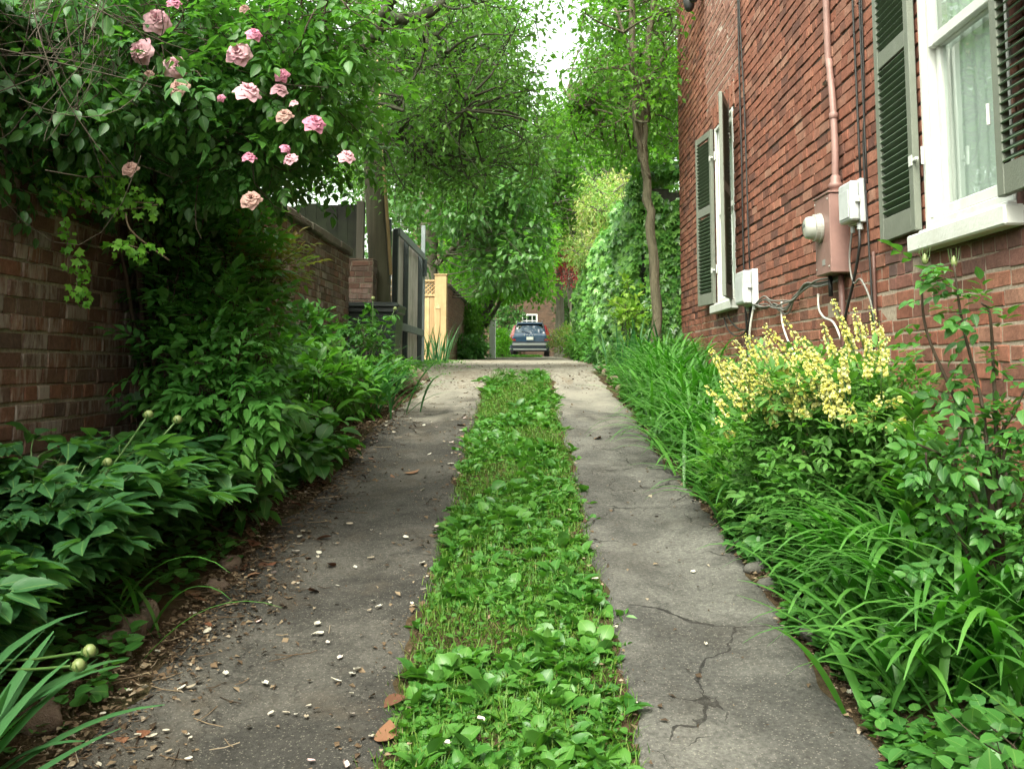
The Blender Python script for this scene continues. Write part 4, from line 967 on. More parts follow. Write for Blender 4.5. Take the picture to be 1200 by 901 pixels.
G_NAND = leaf_mat('nandina_leaf', [(0.055, 0.145, 0.036), (0.080, 0.19, 0.045), (0.11, 0.225, 0.052), (0.10, 0.21, 0.05), (0.16, 0.25, 0.055)], 0.42, 0.42, 0.25)
G_TIP = leaf_mat('young_ivy_leaf', [(0.14, 0.27, 0.03), (0.20, 0.33, 0.04), (0.10, 0.22, 0.03)], 0.42, 0.45, 0.4)
G_BRONZE = leaf_mat('bronze_tip_leaf', [(0.13, 0.16, 0.03), (0.20, 0.13, 0.045), (0.10, 0.18, 0.03)], 0.42, 0.4, 0.2)
STEM = plain('green_stem', (0.060, 0.12, 0.028), 0.5, var=0.25); STEMD = plain('woody_stem', (0.055, 0.038, 0.024), 0.8, var=0.3); STEMT = plain('dry_stem', (0.16, 0.115, 0.075), 0.85, var=0.3)
BARK_G = bark_mat('grey_bark', (0.060, 0.052, 0.040), (0.17, 0.15, 0.12), 10, 0.2)
BARK_D = bark_mat('dark_bark', (0.018, 0.017, 0.012), (0.048, 0.044, 0.032), 12, 0.25)
BARK_T = bark_mat('tan_bark', (0.055, 0.042, 0.028), (0.17, 0.135, 0.095), 16, 0.2, d=0.05)

# ------------------------------------------------------------------ trees
def tree(name, label, base, limbs, C, Rc, n, tmpl, size, mat, bark, seed, group=None, wood_sides=10, droop=0.35, twig_r=0.008, flat=0.75, hang=None, cat='tree', shell=0.6, extra=None):
    rg = np.random.default_rng(seed); t = thing(name, label, cat, base, group)
    C = np.asarray(C, float); qx, qy = proj(C); wgap = 34 - .30 * np.clip(qy - 10, 0, 200) + .30 * np.max(Rc) * F / C[:, 1] + 12 * rg.normal(size=len(C))
    C = C[~((qy < 118) & (np.abs(qx - 648) < wgap))]      # the crowns leave the strip of sky over the lane open
    if extra is not None: C = np.concatenate([C, extra])
    wd = MB(); samp = []
    for pts, r0, r1 in limbs:
        k = 22; P = curve(pts, k, 0.012, rg); r = np.linspace(r0, r1, k); r = r * (1 + .06 * np.sin(np.arange(k) * 2.3))
        wd.tubes(P, r[None], wood_sides); samp.append(P[3:])
    S = np.concatenate(samp); C = np.asarray(C, float); Rc = np.broadcast_to(np.asarray(Rc, float), (len(C),))
    d = np.linalg.norm(C[:, None] - S[None], axis=2) + np.maximum(0, S[None, :, 2] - C[:, None, 2]) * 1.5
    A = S[d.argmin(1)]
    twigs(wd, rg, A, C, twig_r * 2.2, twig_r * .7, 6, 0.10, 5)
    m = 5; tips = (C[:, None] + rg.normal(size=(len(C), m, 3)) * Rc[:, None, None] * .6).reshape(-1, 3)
    twigs(wd, rg, np.repeat(C, m, 0), tips, twig_r * .7, twig_r * .25, 4, 0.12, 4)
    wd.build('trunk', bark, t, True)
    P, O = clump_pts(rg, C, Rc, n, flat, shell)
    if hang is not None: P[:, 2] -= hang * rg.random(len(P)) ** 2
    D = O * .7 + rg.normal(size=P.shape) * .6; D[:, 2] -= droop
    N = rg.normal(size=P.shape) * .45 + O * .3; N[:, 2] += 1.0
    sz = size * (.65 + .6 * rg.random(len(P)))
    cr = np.repeat(rg.random(len(C)), n); rnd = np.clip(.5 * cr + .5 * rg.random(len(P)), 0, 1)
    mb = MB(); leaves(mb, tmpl, P, D, N, sz, 1.0, rg, rnd); mb.build('crown', mat, t)
    return t
def px_clumps(rg, regions):
    """clump centres through the view regions (px0, px1, py0, py1, Y0, Y1, count)"""
    out = []
    for x0, x1, y0, y1, Ya, Yb, n in regions:
        for _ in range(n):
            Y = Ya + (Yb - Ya) * rg.random(); out.append(at_y(x0 + (x1 - x0) * rg.random(), y0 + (y1 - y0) * rg.random(), Y))
    return np.array(out)

# the slim tree by the house corner
rg = np.random.default_rng(101); Yt = 12.0
b = at_y(770, 436, Yt); b[2] = float(gz(b[0], Yt)) - .1
tr_ = [b, at_y(769, 340, Yt), at_y(760, 235, Yt), at_y(752, 165, Yt)]
limbs = [(tr_, .068, .050), ([tr_[-1] - [0, 0, .15], at_y(748, 120, Yt), at_y(741, 30, Yt), at_y(735, -120, Yt)], .062, .03), ([tr_[-1] - [0, 0, .25], at_y(758, 110, Yt + .1), at_y(762, 40, Yt + .2), at_y(776, -60, Yt + .3)], .055, .03), ([tr_[-2] + [0, 0, .25], at_y(745, 150, Yt - .1), at_y(743, 80, Yt - .2), at_y(720, 10, Yt - .3)], .04, .018),
         ([tr_[-1] + [-.03, 0, .2], at_y(735, 140, Yt + .3), at_y(700, 128, Yt + .6), at_y(668, 118, Yt + 1)], .03, .01), ([at_y(756, 100, Yt), at_y(790, 45, Yt + .2), at_y(815, -40, Yt + 1)], .03, .012)]
C = px_clumps(rg, [(690, 792, -10, 120, 11, 15, 46), (660, 760, 60, 165, 12, 15, 26), (690, 800, 110, 190, 13, 16, 20), (600, 720, -60, 40, 11, 14, 10), (700, 860, -160, -10, 12, 15, 22)])
C = C[~((C[:, 0] > 1.75) & (C[:, 1] < 12.9))]
tree('slim_tree', 'slim tan trunked tree forking beside the house corner and ivy', b, limbs, C, .44, 90, SMALL, .088, G_TREE, BARK_T, 1, wood_sides=12)

# evergreen leaning over the wall on the left with long limbs across the lane
rg = np.random.default_rng(102); tb = np.array([-3.5, 9.6, 1.3])
l0 = at_y(436, 42, 9.2)
limbs = [([tb, tb + [.1, 0, 2], tb + [.3, 0, 3.4]], .2, .15), ([tb + [.25, 0, 3.1], at_y(400, 62, 9.3), l0, at_y(462, 24, 9.2), at_y(500, 14, 9.3), at_y(560, -30, 9.6)], .085, .04),
         ([at_y(492, 16, 9.3), at_y(508, 40, 9.4), at_y(528, 70, 9.6), at_y(545, 130, 9.9)], .022, .006), ([at_y(500, 16, 9.3), at_y(498, 60, 9.3), at_y(480, 100, 9.3), at_y(472, 130, 9.3)], .018, .005),
         ([l0, at_y(470, -10, 9), at_y(540, -60, 9)], .05, .03), ([tb + [.3, 0, 3.2], at_y(420, 90, 11), at_y(520, 70, 12), at_y(600, 90, 13)], .06, .015), ([tb + [.3, 0, 3.3], at_y(440, 150, 11), at_y(500, 170, 12)], .05, .012), ([tb + [.3, 0, 3.3], tb + [.4, -.3, 5], tb + [.8, -.6, 7]], .13, .06)]
C = px_clumps(rg, [(415, 600, 20, 150, 9, 13, 66), (470, 635, 80, 210, 10.5, 14, 60), (420, 560, 130, 230, 10.5, 14, 42), (400, 600, -40, 30, 8.5, 12, 34), (560, 640, 30, 90, 11, 14, 8), (330, 430, 20, 150, 9, 13, 24), (400, 470, 60, 190, 12, 14, 14)])
Cup = ell_clumps(rg, (-3.6, 9.0, 6.2), (1.6, 2.6, 1.4), 45)
tree('evergreen_tree', 'dark small leaved evergreen reaching its limbs over the lane from behind the garden wall', tb, limbs, np.concatenate([C, Cup]), .42, 64, SMALL, .075, G_OLIVE, BARK_D, 2, hang=.15, extra=np.array([at_y(612, 12, 11), at_y(628, 26, 11), at_y(606, 52, 11.5), at_y(652, -8, 11), at_y(622, 70, 12)]))

# magnolia behind the gate
rg = np.random.default_rng(103); Ym = 26.5; b = at_y(503, 413, Ym)
limbs = [([b, at_y(503, 300, Ym), at_y(500, 200, Ym), at_y(498, 60, Ym), at_y(500, -100, Ym)], .27, .12), ([at_y(506, 318, Ym), at_y(520, 300, Ym - .2), at_y(540, 283, Ym - .4), at_y(566, 258, Ym - .6), at_y(600, 240, Ym - .8)], .09, .03), ([at_y(503, 268, Ym), at_y(515, 250, Ym), at_y(540, 215, Ym), at_y(570, 180, Ym)], .08, .03), ([at_y(500, 210, Ym), at_y(470, 170, Ym), at_y(440, 140, Ym)], .08, .03)]
C = px_clumps(rg, [(540, 636, 170, 300, 23, 28, 62), (500, 620, 60, 220, 24, 30, 56), (480, 600, 200, 310, 23.5, 26, 18), (560, 626, 270, 325, 24, 27, 14), (430, 560, 0, 160, 25, 30, 44), (445, 500, 180, 270, 26, 30, 14)])
tree('magnolia_tree', 'glossy dark leaved magnolia standing behind the board gate', b, limbs, C, .70, 66, OVATE, .185, G_DIM, BARK_G, 3)
m = MB(); rg = np.random.default_rng(1031)

# maples and other trees beyond
def far_tree(name, label, px, Y, crown, size, mat, seed, n=60, K=1.0, Rc=.7, r=.2, tmpl=SMALL, group=None, bark=BARK_G, cat='tree'):
    rg = np.random.default_rng(seed); b = at_y(px, 420, Y); b[2] = float(gz(b[0], Y)) - .1
    C = px_clumps(rg, [(a, c, d, e, Y + f, Y + g_, int(q * K)) for a, c, d, e, f, g_, q in crown])
    cc = C.mean(0); limbs = [([b, b + (0.05, 0, 1.2), (b + cc) / 2 + [0, 0, .3], cc + [0, 0, .5]], r, r * .4)]
    for i in range(7):
        q = C[rg.integers(len(C))]; s = b + (cc - b) * (.35 + .5 * rg.random()); limbs.append(([s, (s + q) / 2 + [0, 0, .3], q], r * .4, r * .1))
    return tree(name, label, b, limbs, C, Rc, n, tmpl, size, mat, bark, seed + 5, group, 8, twig_r=.014, cat=cat)
far_tree('maple_tree', 'bright green maple spreading low over the lane left of the parked car', 560, 33, [(535, 566, 300, 380, -3, 3, 22), (560, 600, 295, 340, -3, 3, 24), (595, 640, 300, 345, -3, 3, 26), (520, 640, 255, 320, -2, 4, 60), (560, 640, 290, 340, -4, 0, 20)], .17, G_MAPLE, 110, n=100, Rc=.62)
far_tree('maple_tree', 'tall light green maple under the gap of sky', 655, 44, [(600, 760, 130, 300, -4, 4, 120), (650, 740, 95, 160, -3, 3, 30), (560, 680, 180, 290, -3, 5, 50)], .24, G_TREE, 120, n=95, Rc=1.0, r=.25)
far_tree('maple_tree', 'leafy green tree behind the magnolia reaching out of the frame', 540, 38, [(470, 600, 20, 280, -4, 4, 130), (400, 520, 60, 260, -2, 5, 70), (560, 612, -30, 120, -2, 3, 22)], .2, G_FRESH, 130, n=85, Rc=.95, r=.3)
far_tree('maple_tree', 'green tree filling the view behind the slim forked trunk', 780, 30, [(700, 830, 60, 210, -4, 4, 90), (740, 830, -60, 90, -3, 4, 50), (690, 780, 150, 240, -3, 2, 30)], .17, G_TREE, 140, n=85, Rc=.75, r=.22)
far_tree('red_maple', 'small red leaved maple beyond the pale shrub', 668, 41, [(652, 682, 286, 330, -1, 2, 22)], .14, G_RED, 150, n=80, Rc=.5, r=.08, tmpl=NARROW)
far_tree('evergreen_bush', 'dark upright evergreen right of the parked car', 668, 50, [(655, 690, 335, 410, -1, 2, 46)], .2, G_DIM, 155, n=60, Rc=.5, r=.1, cat='bush')
far_tree('wall_shrub', 'dark climbing shrub covering the distant brick wall left of its window', 597, 55, [(574, 609, 340, 412, -1, 1, 46)], .2, G_MID, 157, n=60, Rc=.5, r=.08, cat='shrub')
far_tree('distant_tree', 'pale green distant tree over the brick house roof', 600, 72, [(520, 720, 180, 330, -3, 3, 100)], .36, G_TREE, 160, n=60, Rc=1.6, r=.3)
far_tree('distant_tree', 'distant tree closing the view left of the brick house', 500, 64, [(400, 590, 120, 410, -3, 3, 120)], .34, G_MID, 165, n=60, Rc=1.5, r=.3)
far_tree('distant_tree', 'distant tree closing the view right of the brick house', 760, 60, [(700, 860, 120, 400, -3, 3, 110)], .34, G_MID, 170, n=60, Rc=1.4, r=.3)
# trees in the garden behind the wall
def garden_tree(label, x, y, top, rad, K, n, size, mat, seed, tmpl=SMALL, cz=None, name='garden_tree', Rc=.45):
    rg = np.random.default_rng(seed); b = np.array([x, y, float(gz(x, y)) - .1]); c = np.array([x, y, cz or top - rad[2]])
    C = ell_clumps(rg, c, rad, K); limbs = [([b, b + [.05, .05, 1.0], c, c + [0, 0, rad[2] * .7]], .16, .05)]
    for i in range(8):
        q = C[rg.integers(len(C))]; s = b + (c - b) * (.5 + .5 * rg.random()); limbs.append(([s, (s + q) / 2 + [0, 0, .2], q], .05, .015))
    return tree(name, label, b, limbs, C, Rc, n, tmpl, size, mat, BARK_D, seed + 3)
garden_tree('dark garden tree behind the brick wall, half hidden by the climbing rose', -4.9, 6.6, 5.6, (1.5, 2.0, 1.7), 110, 70, .075, G_DIM, 201)
garden_tree('feathery dark conifer rising behind the far half of the garden wall', -4.6, 11.5, 7.5, (1.5, 2.0, 2.8), 170, 95, .09, G_DARK, 202, NARROW, Rc=.38)
garden_tree('broad dark tree behind the wall at the very edge of the view', -5.0, 3.4, 5.2, (1.5, 1.6, 1.6), 70, 70, .08, G_DIM, 203)
garden_tree('green garden tree seen over the dark board fence', -5.2, 17.5, 8.5, (2.2, 2.6, 3.2), 170, 60, .11, G_OLIVE, 204, Rc=.55)
rg = np.random.default_rng(2041)

# ------------------------------------------------------------------ ivy covered wall on the right
def ivy_field(mb, rg, P, O, size, tmpl=IVYL):
    D = rg.normal(size=P.shape) * .5 + O * .35; D[:, 2] -= .9
    N = O + rg.normal(size=P.shape) * .35 + [0, 0, .35]
    leaves(mb, tmpl, P, D, N, size * (.6 + .7 * rg.random(len(P))), 1.0, rg)
G_IVY = leaf_mat('ivy_leaf', [(0.060, 0.14, 0.028), (0.095, 0.20, 0.04), (0.15, 0.255, 0.05), (0.20, 0.31, 0.07)], 0.3, 0.25, 0.35, spec=.5)
t = thing('ivy_wall', 'tall garden wall smothered in ivy behind the slim tree', 'ivy wall', (1.6, 20, 1.6))
m = MB(); iy0, iy1 = 13.15, 31.0
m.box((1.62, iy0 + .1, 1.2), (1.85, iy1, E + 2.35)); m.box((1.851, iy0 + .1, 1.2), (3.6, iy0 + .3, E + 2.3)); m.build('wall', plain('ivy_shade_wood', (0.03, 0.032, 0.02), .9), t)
rg = np.random.default_rng(301)
def bulge(y, z): return .16 * np.sin(y * 1.7 + z * 1.1) + .12 * np.sin(y * 3.9 - z * 2.7) + .07 * np.sin(z * 6.1 + y * 5)
n = 15000; yy = iy0 + (iy1 - iy0) * rg.random(n) ** 1.5; ztop = E + 2.55 + .18 * np.sin(yy * 1.9) + .1 * np.sin(yy * 5.1) - .25 * sstep(22, 31, yy)
zz = 1.35 + (ztop - 1.35) * rg.random(n); xx = 1.50 - bulge(yy, zz) * .8 - .10 * rg.random(n) + .12 * sstep(E + 1.9, E + 2.6, zz)
mb = MB(); ivy_field(mb, rg, np.stack([xx, yy, zz], -1), np.tile([[-.75, -.75, .2]], (n, 1)), .125)
n = 3400; xx = 1.52 + .9 * rg.random(n); zz = 1.35 + (2.5 + .15 * np.sin(xx * 6)) * rg.random(n); yy = iy0 - .04 - .1 * rg.random(n) + .05 * np.sin(xx * 9 + zz * 4)
ivy_field(mb, rg, np.stack([xx, yy, zz], -1), np.tile([[-.2, -1, .1]], (n, 1)), .105)
n = 2600; yy = iy0 + (iy1 - iy0) * rg.random(n) ** 1.4; xx = 1.45 + .6 * rg.random(n)
ivy_field(mb, rg, np.stack([xx, yy, E + 2.5 + .22 * np.sin(yy * 1.9) + .12 * rg.random(n)], -1), np.tile([[-.3, -.1, 1]], (n, 1)), .12)
mb.build('ivy', G_IVY, t)
m = MB(); rg = np.random.default_rng(302); n = 26; y_ = iy0 + 1 + 14 * rg.random(n)
pts = np.stack([np.stack([1.6 - .05 * rg.random(n), y_ + rg.normal(size=n) * .2 * k, 1.4 + 2.4 * k / 5 * (.7 + .3 * rg.random(n))], -1) for k in range(6)], 1); m.tubes(pts, np.full((n, 6), .012), 5); m.build('stem', STEMD, t)

def bush(name, label, base, C, Rc, n, size, mats, seed, tmpl=OVATE, lay=None, cat='bush', group=None, stem=STEMD, droop=.25, up=1.0, outw=.8, flat=.85, stem_r=.006, shell=.5, nstem=None, extra=None, jit=.5):
    """shrub: stems from the base to every clump, leaves (single or compound) round them"""
    rg = np.random.default_rng(seed); t = thing(name, label, cat, base, group); b = np.array(base, float)
    C = np.asarray(C, float); sb = MB(); A = b + rg.normal(size=C.shape) * [.07, .07, 0]
    A[:, 2] = gz(A[:, 0], A[:, 1]) - .02
    twigs(sb, rg, A, C, stem_r, stem_r * .5, 6, .06, 5); tips = (C[:, None] + rg.normal(size=(len(C), 3, 3)) * np.reshape(Rc, (-1, 1, 1)) * .6).reshape(-1, 3)
    twigs(sb, rg, np.repeat(C, 3, 0), tips, stem_r * .5, stem_r * .25, 4, .1, 4)
    sb.build('stem', stem, t, True)
    P, O = clump_pts(rg, C, Rc, n, flat, shell)
    ctr = C.mean(0); G = unit(P - np.array([b[0], b[1], b[2] + .3 * (ctr[2] - b[2])]))
    D = O * .5 + G * outw + rg.normal(size=P.shape) * jit; D[:, 2] -= droop
    N = rg.normal(size=P.shape) * .3 + G * .4; N[:, 2] += up
    S = size * (.6 + .65 * rg.random(len(P))); rnd = np.clip(.55 * np.repeat(rg.random(len(C)), n) + .45 * rg.random(len(P)), 0, 1)
    k = P[:, 2] > gz(P[:, 0], P[:, 1]) + .02; P, D, N, S, rnd = P[k], D[k], N[k], S[k], rnd[k]
    if lay is not None:
        L = len(lay); P, D, N, S = compound(P, D, N, S, lay); rnd = np.clip(np.tile(rnd, L) + rg.normal(size=len(P)) * .06, 0, 1)
    mb = MB(); leaves(mb, tmpl, P, D, N, S, 1.0, rg, rnd); mb.build('foliage', mats, t)
    return t

# pale shrub on top of the ivy, yellow patch in it, loose shrubs at its far end
far_tree('pale_shrub', 'pale yellow and pink leaved shrub growing up behind the ivy wall', 722, 23, [(690, 748, 205, 290, -2, 2, 60), (670, 700, 255, 310, 0, 4, 18)], .13, G_PALE, 310, n=110, Rc=.42, r=.06, tmpl=NARROW, cat='bush')
q = at_x(737, 362, 1.22)
bush('yellow_shrub', 'yellow variegated shrub glowing in front of the ivy', (1.2, q[1], float(gz(1.2, q[1]))), ell_clumps(np.random.default_rng(5), q, (.12, .42, .36), 14), .2, 26, .085, G_YEL, 311)
for i, (px, py, Y, rx, rz_, mt, lb) in enumerate([(672, 395, 33, .75, .6, G_PALE, 'loose pale shrub at the far end of the ivy'), (693, 405, 25, .5, .55, G_FRESH, 'fresh green shrub at the foot of the ivy'), (707, 404, 19.5, .35, .45, G_MID, 'low mid green shrub between the ivy and the gravel')]):
    c = at_y(px, py, Y); c[2] = float(gz(c[0], Y)) + rz_ * .8
    bush('low_shrub', lb, (c[0], Y, float(gz(c[0], Y))), ell_clumps(np.random.default_rng(320 + i), c, (rx, .9, rz_), 36), .25, 60, .11, mt, 330 + i, SMALL)
for i, (px, Y, rx, rz_, mt, lb) in enumerate([(546, 28, .5, .34, G_MID, 'low rounded shrub at the foot of the pinkish wall'), (551, 33, .42, 1.0, G_MID, 'tall green shrub against the end of the pinkish wall'), (556, 33.2, .35, .40, G_FRESH, 'small leafy shrub beside the white gate post'), (549, 30.5, .32, .9, G_OLIVE, 'climbing shrub draped over the pinkish wall'), (588, 41, .22, .6, G_MAPLE, 'bright sapling between the pale post and the car')]):
    c = at_y(px, 410, Y); c[2] = float(gz(c[0], Y)) + rz_ * .75
    bush('low_shrub', lb, (c[0], Y, float(gz(c[0], Y))), ell_clumps(np.random.default_rng(340 + i), c, (rx, .8, rz_), 34), .26, 60, .12, mt, 350 + i, SMALL)
# ------------------------------------------------------------------ left bed
def base_at(x, y): return (x, y, float(gz(x, y)))
rgE = np.random.default_rng(400)
# peonies: many leaning stems, each with large divided leaves, some with round buds
BUD = plain('peony_bud_skin', (0.16, 0.20, 0.07), 0.5, var=0.25); BUDP = plain('bud_petal', (0.42, 0.16, 0.20), 0.5)
def peony(label, x, y, h, rad, nst, seed, buds, size=.235):
    rg = np.random.default_rng(seed); b = np.array(base_at(x, y)); t = thing('peony_plant', label, 'peony', b)
    st = MB(); P, D, S = [], [], []
    for i in range(nst):
        az = rg.random() * 6.28; r = rad * rg.random() ** .6; hh = h * (1 - .30 * (r / rad) ** 2) * (.8 + .3 * rg.random())
        tip = b + [math.cos(az) * r, math.sin(az) * r, hh]; C = curve([b + rg.normal(size=3) * [.06, .06, 0], b + [math.cos(az) * r * .45, math.sin(az) * r * .45, hh * .6], tip], 10)
        st.tubes(C, np.linspace(.005, .0035, 10)[None], 5)
        for k in range(9):
            f = .42 + .58 * k / 8; p = C[int(f * 9)]; a2 = az + rg.normal() * 1.3 + k * 2.4
            d = np.array([math.cos(a2), math.sin(a2), .35 + .3 * rg.random()]); L = .05 + .05 * rg.random(); q = p + d * L
            st.tubes(np.array([p, (p + q) / 2 + [0, 0, .01], q]), np.full((1, 3), .0028), 4); P.append(q); D.append([d[0], d[1], -.05 + .25 * rg.random()]); S.append(size * (.75 + .4 * rg.random()))
    st.build('stem', STEM, t, True)
    P, D, S = np.array(P), np.array(D), np.array(S); N = rg.normal(size=P.shape) * .22 + [0, 0, 1]; rnd = rg.random(len(P))
    P, D, N, S = compound(P, D, N, S, L_PEONY); mb = MB()
    leaves(mb, tmpl_leaf(((.15, .6), (.4, 1.0), (.72, .7)), .26, .10, .14), P, D + rg.normal(size=P.shape) * .2 + [0, 0, .12], N, S, 1.0, rg, np.clip(np.tile(rnd, len(L_PEONY)) + rg.normal(size=len(P)) * .08, 0, 1)); mb.build('foliage', G_BLUE, t)
    for q in buds:
        q = np.array(q, float); s = MB(); s.tubes(curve([b + [0, 0, h * .45], b + (q - b) * .6 + [0, 0, h * .12], q], 10), np.full((1, 10), .0042), 5); s.build('bud_stem', STEM, t, True)
        s = MB(); s.lathe([(0, -.016), (.012, -.012), (.0175, 0), (.0155, .010), (.008, .0175), (0, .0185)], q, 'z', 12)
        o = s.build('flower_bud', BUD, t, True); s = MB()
        for a in range(4): s.add([q + [.013 * math.cos(a * 1.57), .013 * math.sin(a * 1.57), -.014], q + [.022 * math.cos(a * 1.57 + .4), .022 * math.sin(a * 1.57 + .4), -.006], q + [.021 * math.cos(a * 1.57), .021 * math.sin(a * 1.57), .012]], [[0, 1, 2]])
        s.build('sepal', STEM, o)
    return t
peony('leafy peony bush at the front of the shaded brick wall, nearest the camera', -1.88, 3.1, .42, .36, 24, 1, [at_y(105, 763, 2.75), at_y(92, 780, 2.72)])
peony('leafy peony bush with tall round buds against the bare brick wall', -1.84, 3.8, .58, .40, 34, 2, [at_y(72, 548, 3.7), at_y(126, 542, 3.8), at_y(174, 486, 3.95), at_y(208, 492, 4.0)])
peony('leafy peony bush between the stones and the nandina', -1.76, 4.4, .50, .34, 26, 3, [])
# blades of day lilies and irises
def blade_plant(name, label, x, y, n, L, W, seed, mat, e0=(.9, 1.45), e1=(-.6, .6), spread=.10, group=None, cat='plant', az=None, k=9, parent_parts=True):
    rg = np.random.default_rng(seed); b = np.array(base_at(x, y)); t = thing(name, label, cat, b, group)
    P = b + rg.normal(size=(n, 3)) * [spread, spread, 0]; P[:, 2] = gz(P[:, 0], P[:, 1]) - .01
    a = rg.random(n) * 6.28 if az is None else az + rg.normal(size=n) * .9
    mb = MB(); straps(mb, rg, P, a, L * (.6 + .5 * rg.random(n)), W * (.75 + .4 * rg.random(n)), e0[0] + (e0[1] - e0[0]) * rg.random(n), e1[0] + (e1[1] - e1[0]) * rg.random(n), k)
    mb.build('blades', mat, t, True)
    return t
blade_plant('iris_clump', 'broad bladed iris at the lower edge of the left bed beside the lane', -1.56, 2.62, 34, .66, .056, 11, G_BLUESTRAP, (.7, 1.4), (-.3, .9), .09, cat='iris')
blade_plant('iris_clump', 'single arching iris among the peonies by the bare brick wall', -1.82, 4.05, 5, .85, .034, 12, G_BLUESTRAP, (1.2, 1.5), (-1.3, .2), .05, cat='iris')
blade_plant('daylily_clump', 'few drooping daylily blades hanging out of the peonies', -1.52, 3.9, 12, .62, .02, 13, G_STRAP, (.8, 1.3), (-1.2, -.3), .07, cat='daylily')
blade_plant('daylily_clump', 'arching daylily blades below the rose shrub near the bin', -1.45, 8.6, 70, .75, .024, 14, G_BLUESTRAP, (.7, 1.4), (-.6, .3), .22, cat='daylily', az=-.5)
blade_plant('iris_clump', 'stiff iris fan at the foot of the far end of the board gate', at_y(507, 425, 18.2)[0], 18.2, 40, .78, .03, 15, G_BLUESTRAP, (1.0, 1.5), (.5, 1.2), .14, cat='iris')
# nandina in front of the wall
rg = np.random.default_rng(410); nb_ = base_at(-1.72, 5.3)
C = px_clumps(rg, [(180, 305, 230, 330, 5.2, 5.9, 34), (178, 312, 320, 420, 5.0, 5.7, 34), (185, 318, 410, 520, 4.8, 5.5, 34), (160, 200, 250, 400, 5.2, 5.6, 8)]); C[:, 0] = np.maximum(C[:, 0], LX + .12)
bush('nandina_bush', 'tall dense nandina bush with pointed leaflets hiding the middle of the garden wall', nb_, C, .13, 11, .19, G_NAND, 411, tmpl_leaf(((.25, .8), (.55, .85)), .24, .09, .2), L_NAND, stem_r=.007)
C = ell_clumps(rg, (-1.55, 5.75, 2.1), (.16, .28, .2), 10)
bush('nandina_bush', 'bronze tipped young nandina shoots leaning out of the bush below the roses', base_at(-1.72, 5.75), C, .14, 11, .17, G_BRONZE, 412, LANCE, L_NAND, stem_r=.006)
# smaller shrubs further along the left bed
for i, (x, y, rx, ry, h, sz, mt, tm, ly, K, n, lb) in enumerate([
    (-1.62, 5.15, .30, .45, .40, .105, G_MID, OVATE, None, 26, 18, 'low leafy shrub under the nandina at the edge of the lane'),
    (-1.50, 6.35, .30, .5, .42, .125, G_MID, BROAD, None, 24, 16, 'broad leaved low shrub spreading toward the lane below the nandina'),
    (-1.62, 7.25, .36, .5, .62, .10, G_FRESH, OVATE, None, 36, 26, 'fresh green shrub in front of the sunny part of the garden wall'),
    (-1.50, 8.1, .28, .4, .42, .085, G_FRESH, OVATE, None, 26, 26, 'light green low shrub before the arching blades'),
    (-1.72, 9.6, .36, .5, .52, .085, G_DARK, OVATE, L_TRI, 34, 14, 'dark rose shrub standing in front of the wheeled bin'),
    (-1.38, 9.7, .22, .4, .30, .07, G_FRESH, SMALL, None, 20, 34, 'tuft of fresh weeds at the lane edge near the bin'),
    (-1.88, 8.6, .2, .5, .75, .10, G_MID, OVATE, None, 26, 20, 'leafy shrub tight against the garden wall near its end'),
    (-1.93, 6.2, .14, .3, .7, .11, G_DARK, OVATE, None, 24, 18, 'dark leafy shrub between the bare brick and the nandina')]):
    z0 = float(gz(x, y)); C = ell_clumps(np.random.default_rng(420 + i), (x, y, z0 + h * .55), (rx, ry, h * .5), K)
    bush('bed_shrub', lb, (x, y, z0), C, .14, n, sz, mt, 430 + i, tm, ly, stem_r=.005)
t = thing('budding_rose', 'leggy rose stems with round buds rising before the bin', 'rose', base_at(-1.62, 10.2)); m = MB(); rg = np.random.default_rng(77); lp, ld = [], []
tips = [at_y(437, 350, 10.2), at_y(463, 362, 10.3), at_y(420, 372, 10.1), at_y(449, 380, 10.2)]
for q in tips:
    c = curve([np.array(base_at(-1.65, 10.2)), (np.array(base_at(-1.65, 10.2)) + q) / 2 + rg.normal(size=3) * .05, q], 12); m.tubes(c, np.linspace(.007, .004, 12)[None], 5)
    for k in range(5, 12): lp.append(c[k]); ld.append(rg.normal(size=3) + [0, 0, .2])
m.build('stem', STEM, t, True); P, D, N, S = compound(np.array(lp), np.array(ld), np.tile([[0, .1, 1.0]], (len(lp), 1)), .15, L_TRI); mb = MB(); leaves(mb, OVATE, P, D, N, S, 1, rg); mb.build('foliage', G_MID, t)
for q in tips[:2]:
    m = MB(); m.lathe([(0, -.02), (.018, -.01), (.022, .006), (.012, .022), (0, .024)], q, 'z', 10); m.build('flower_bud', BUD, t, True)

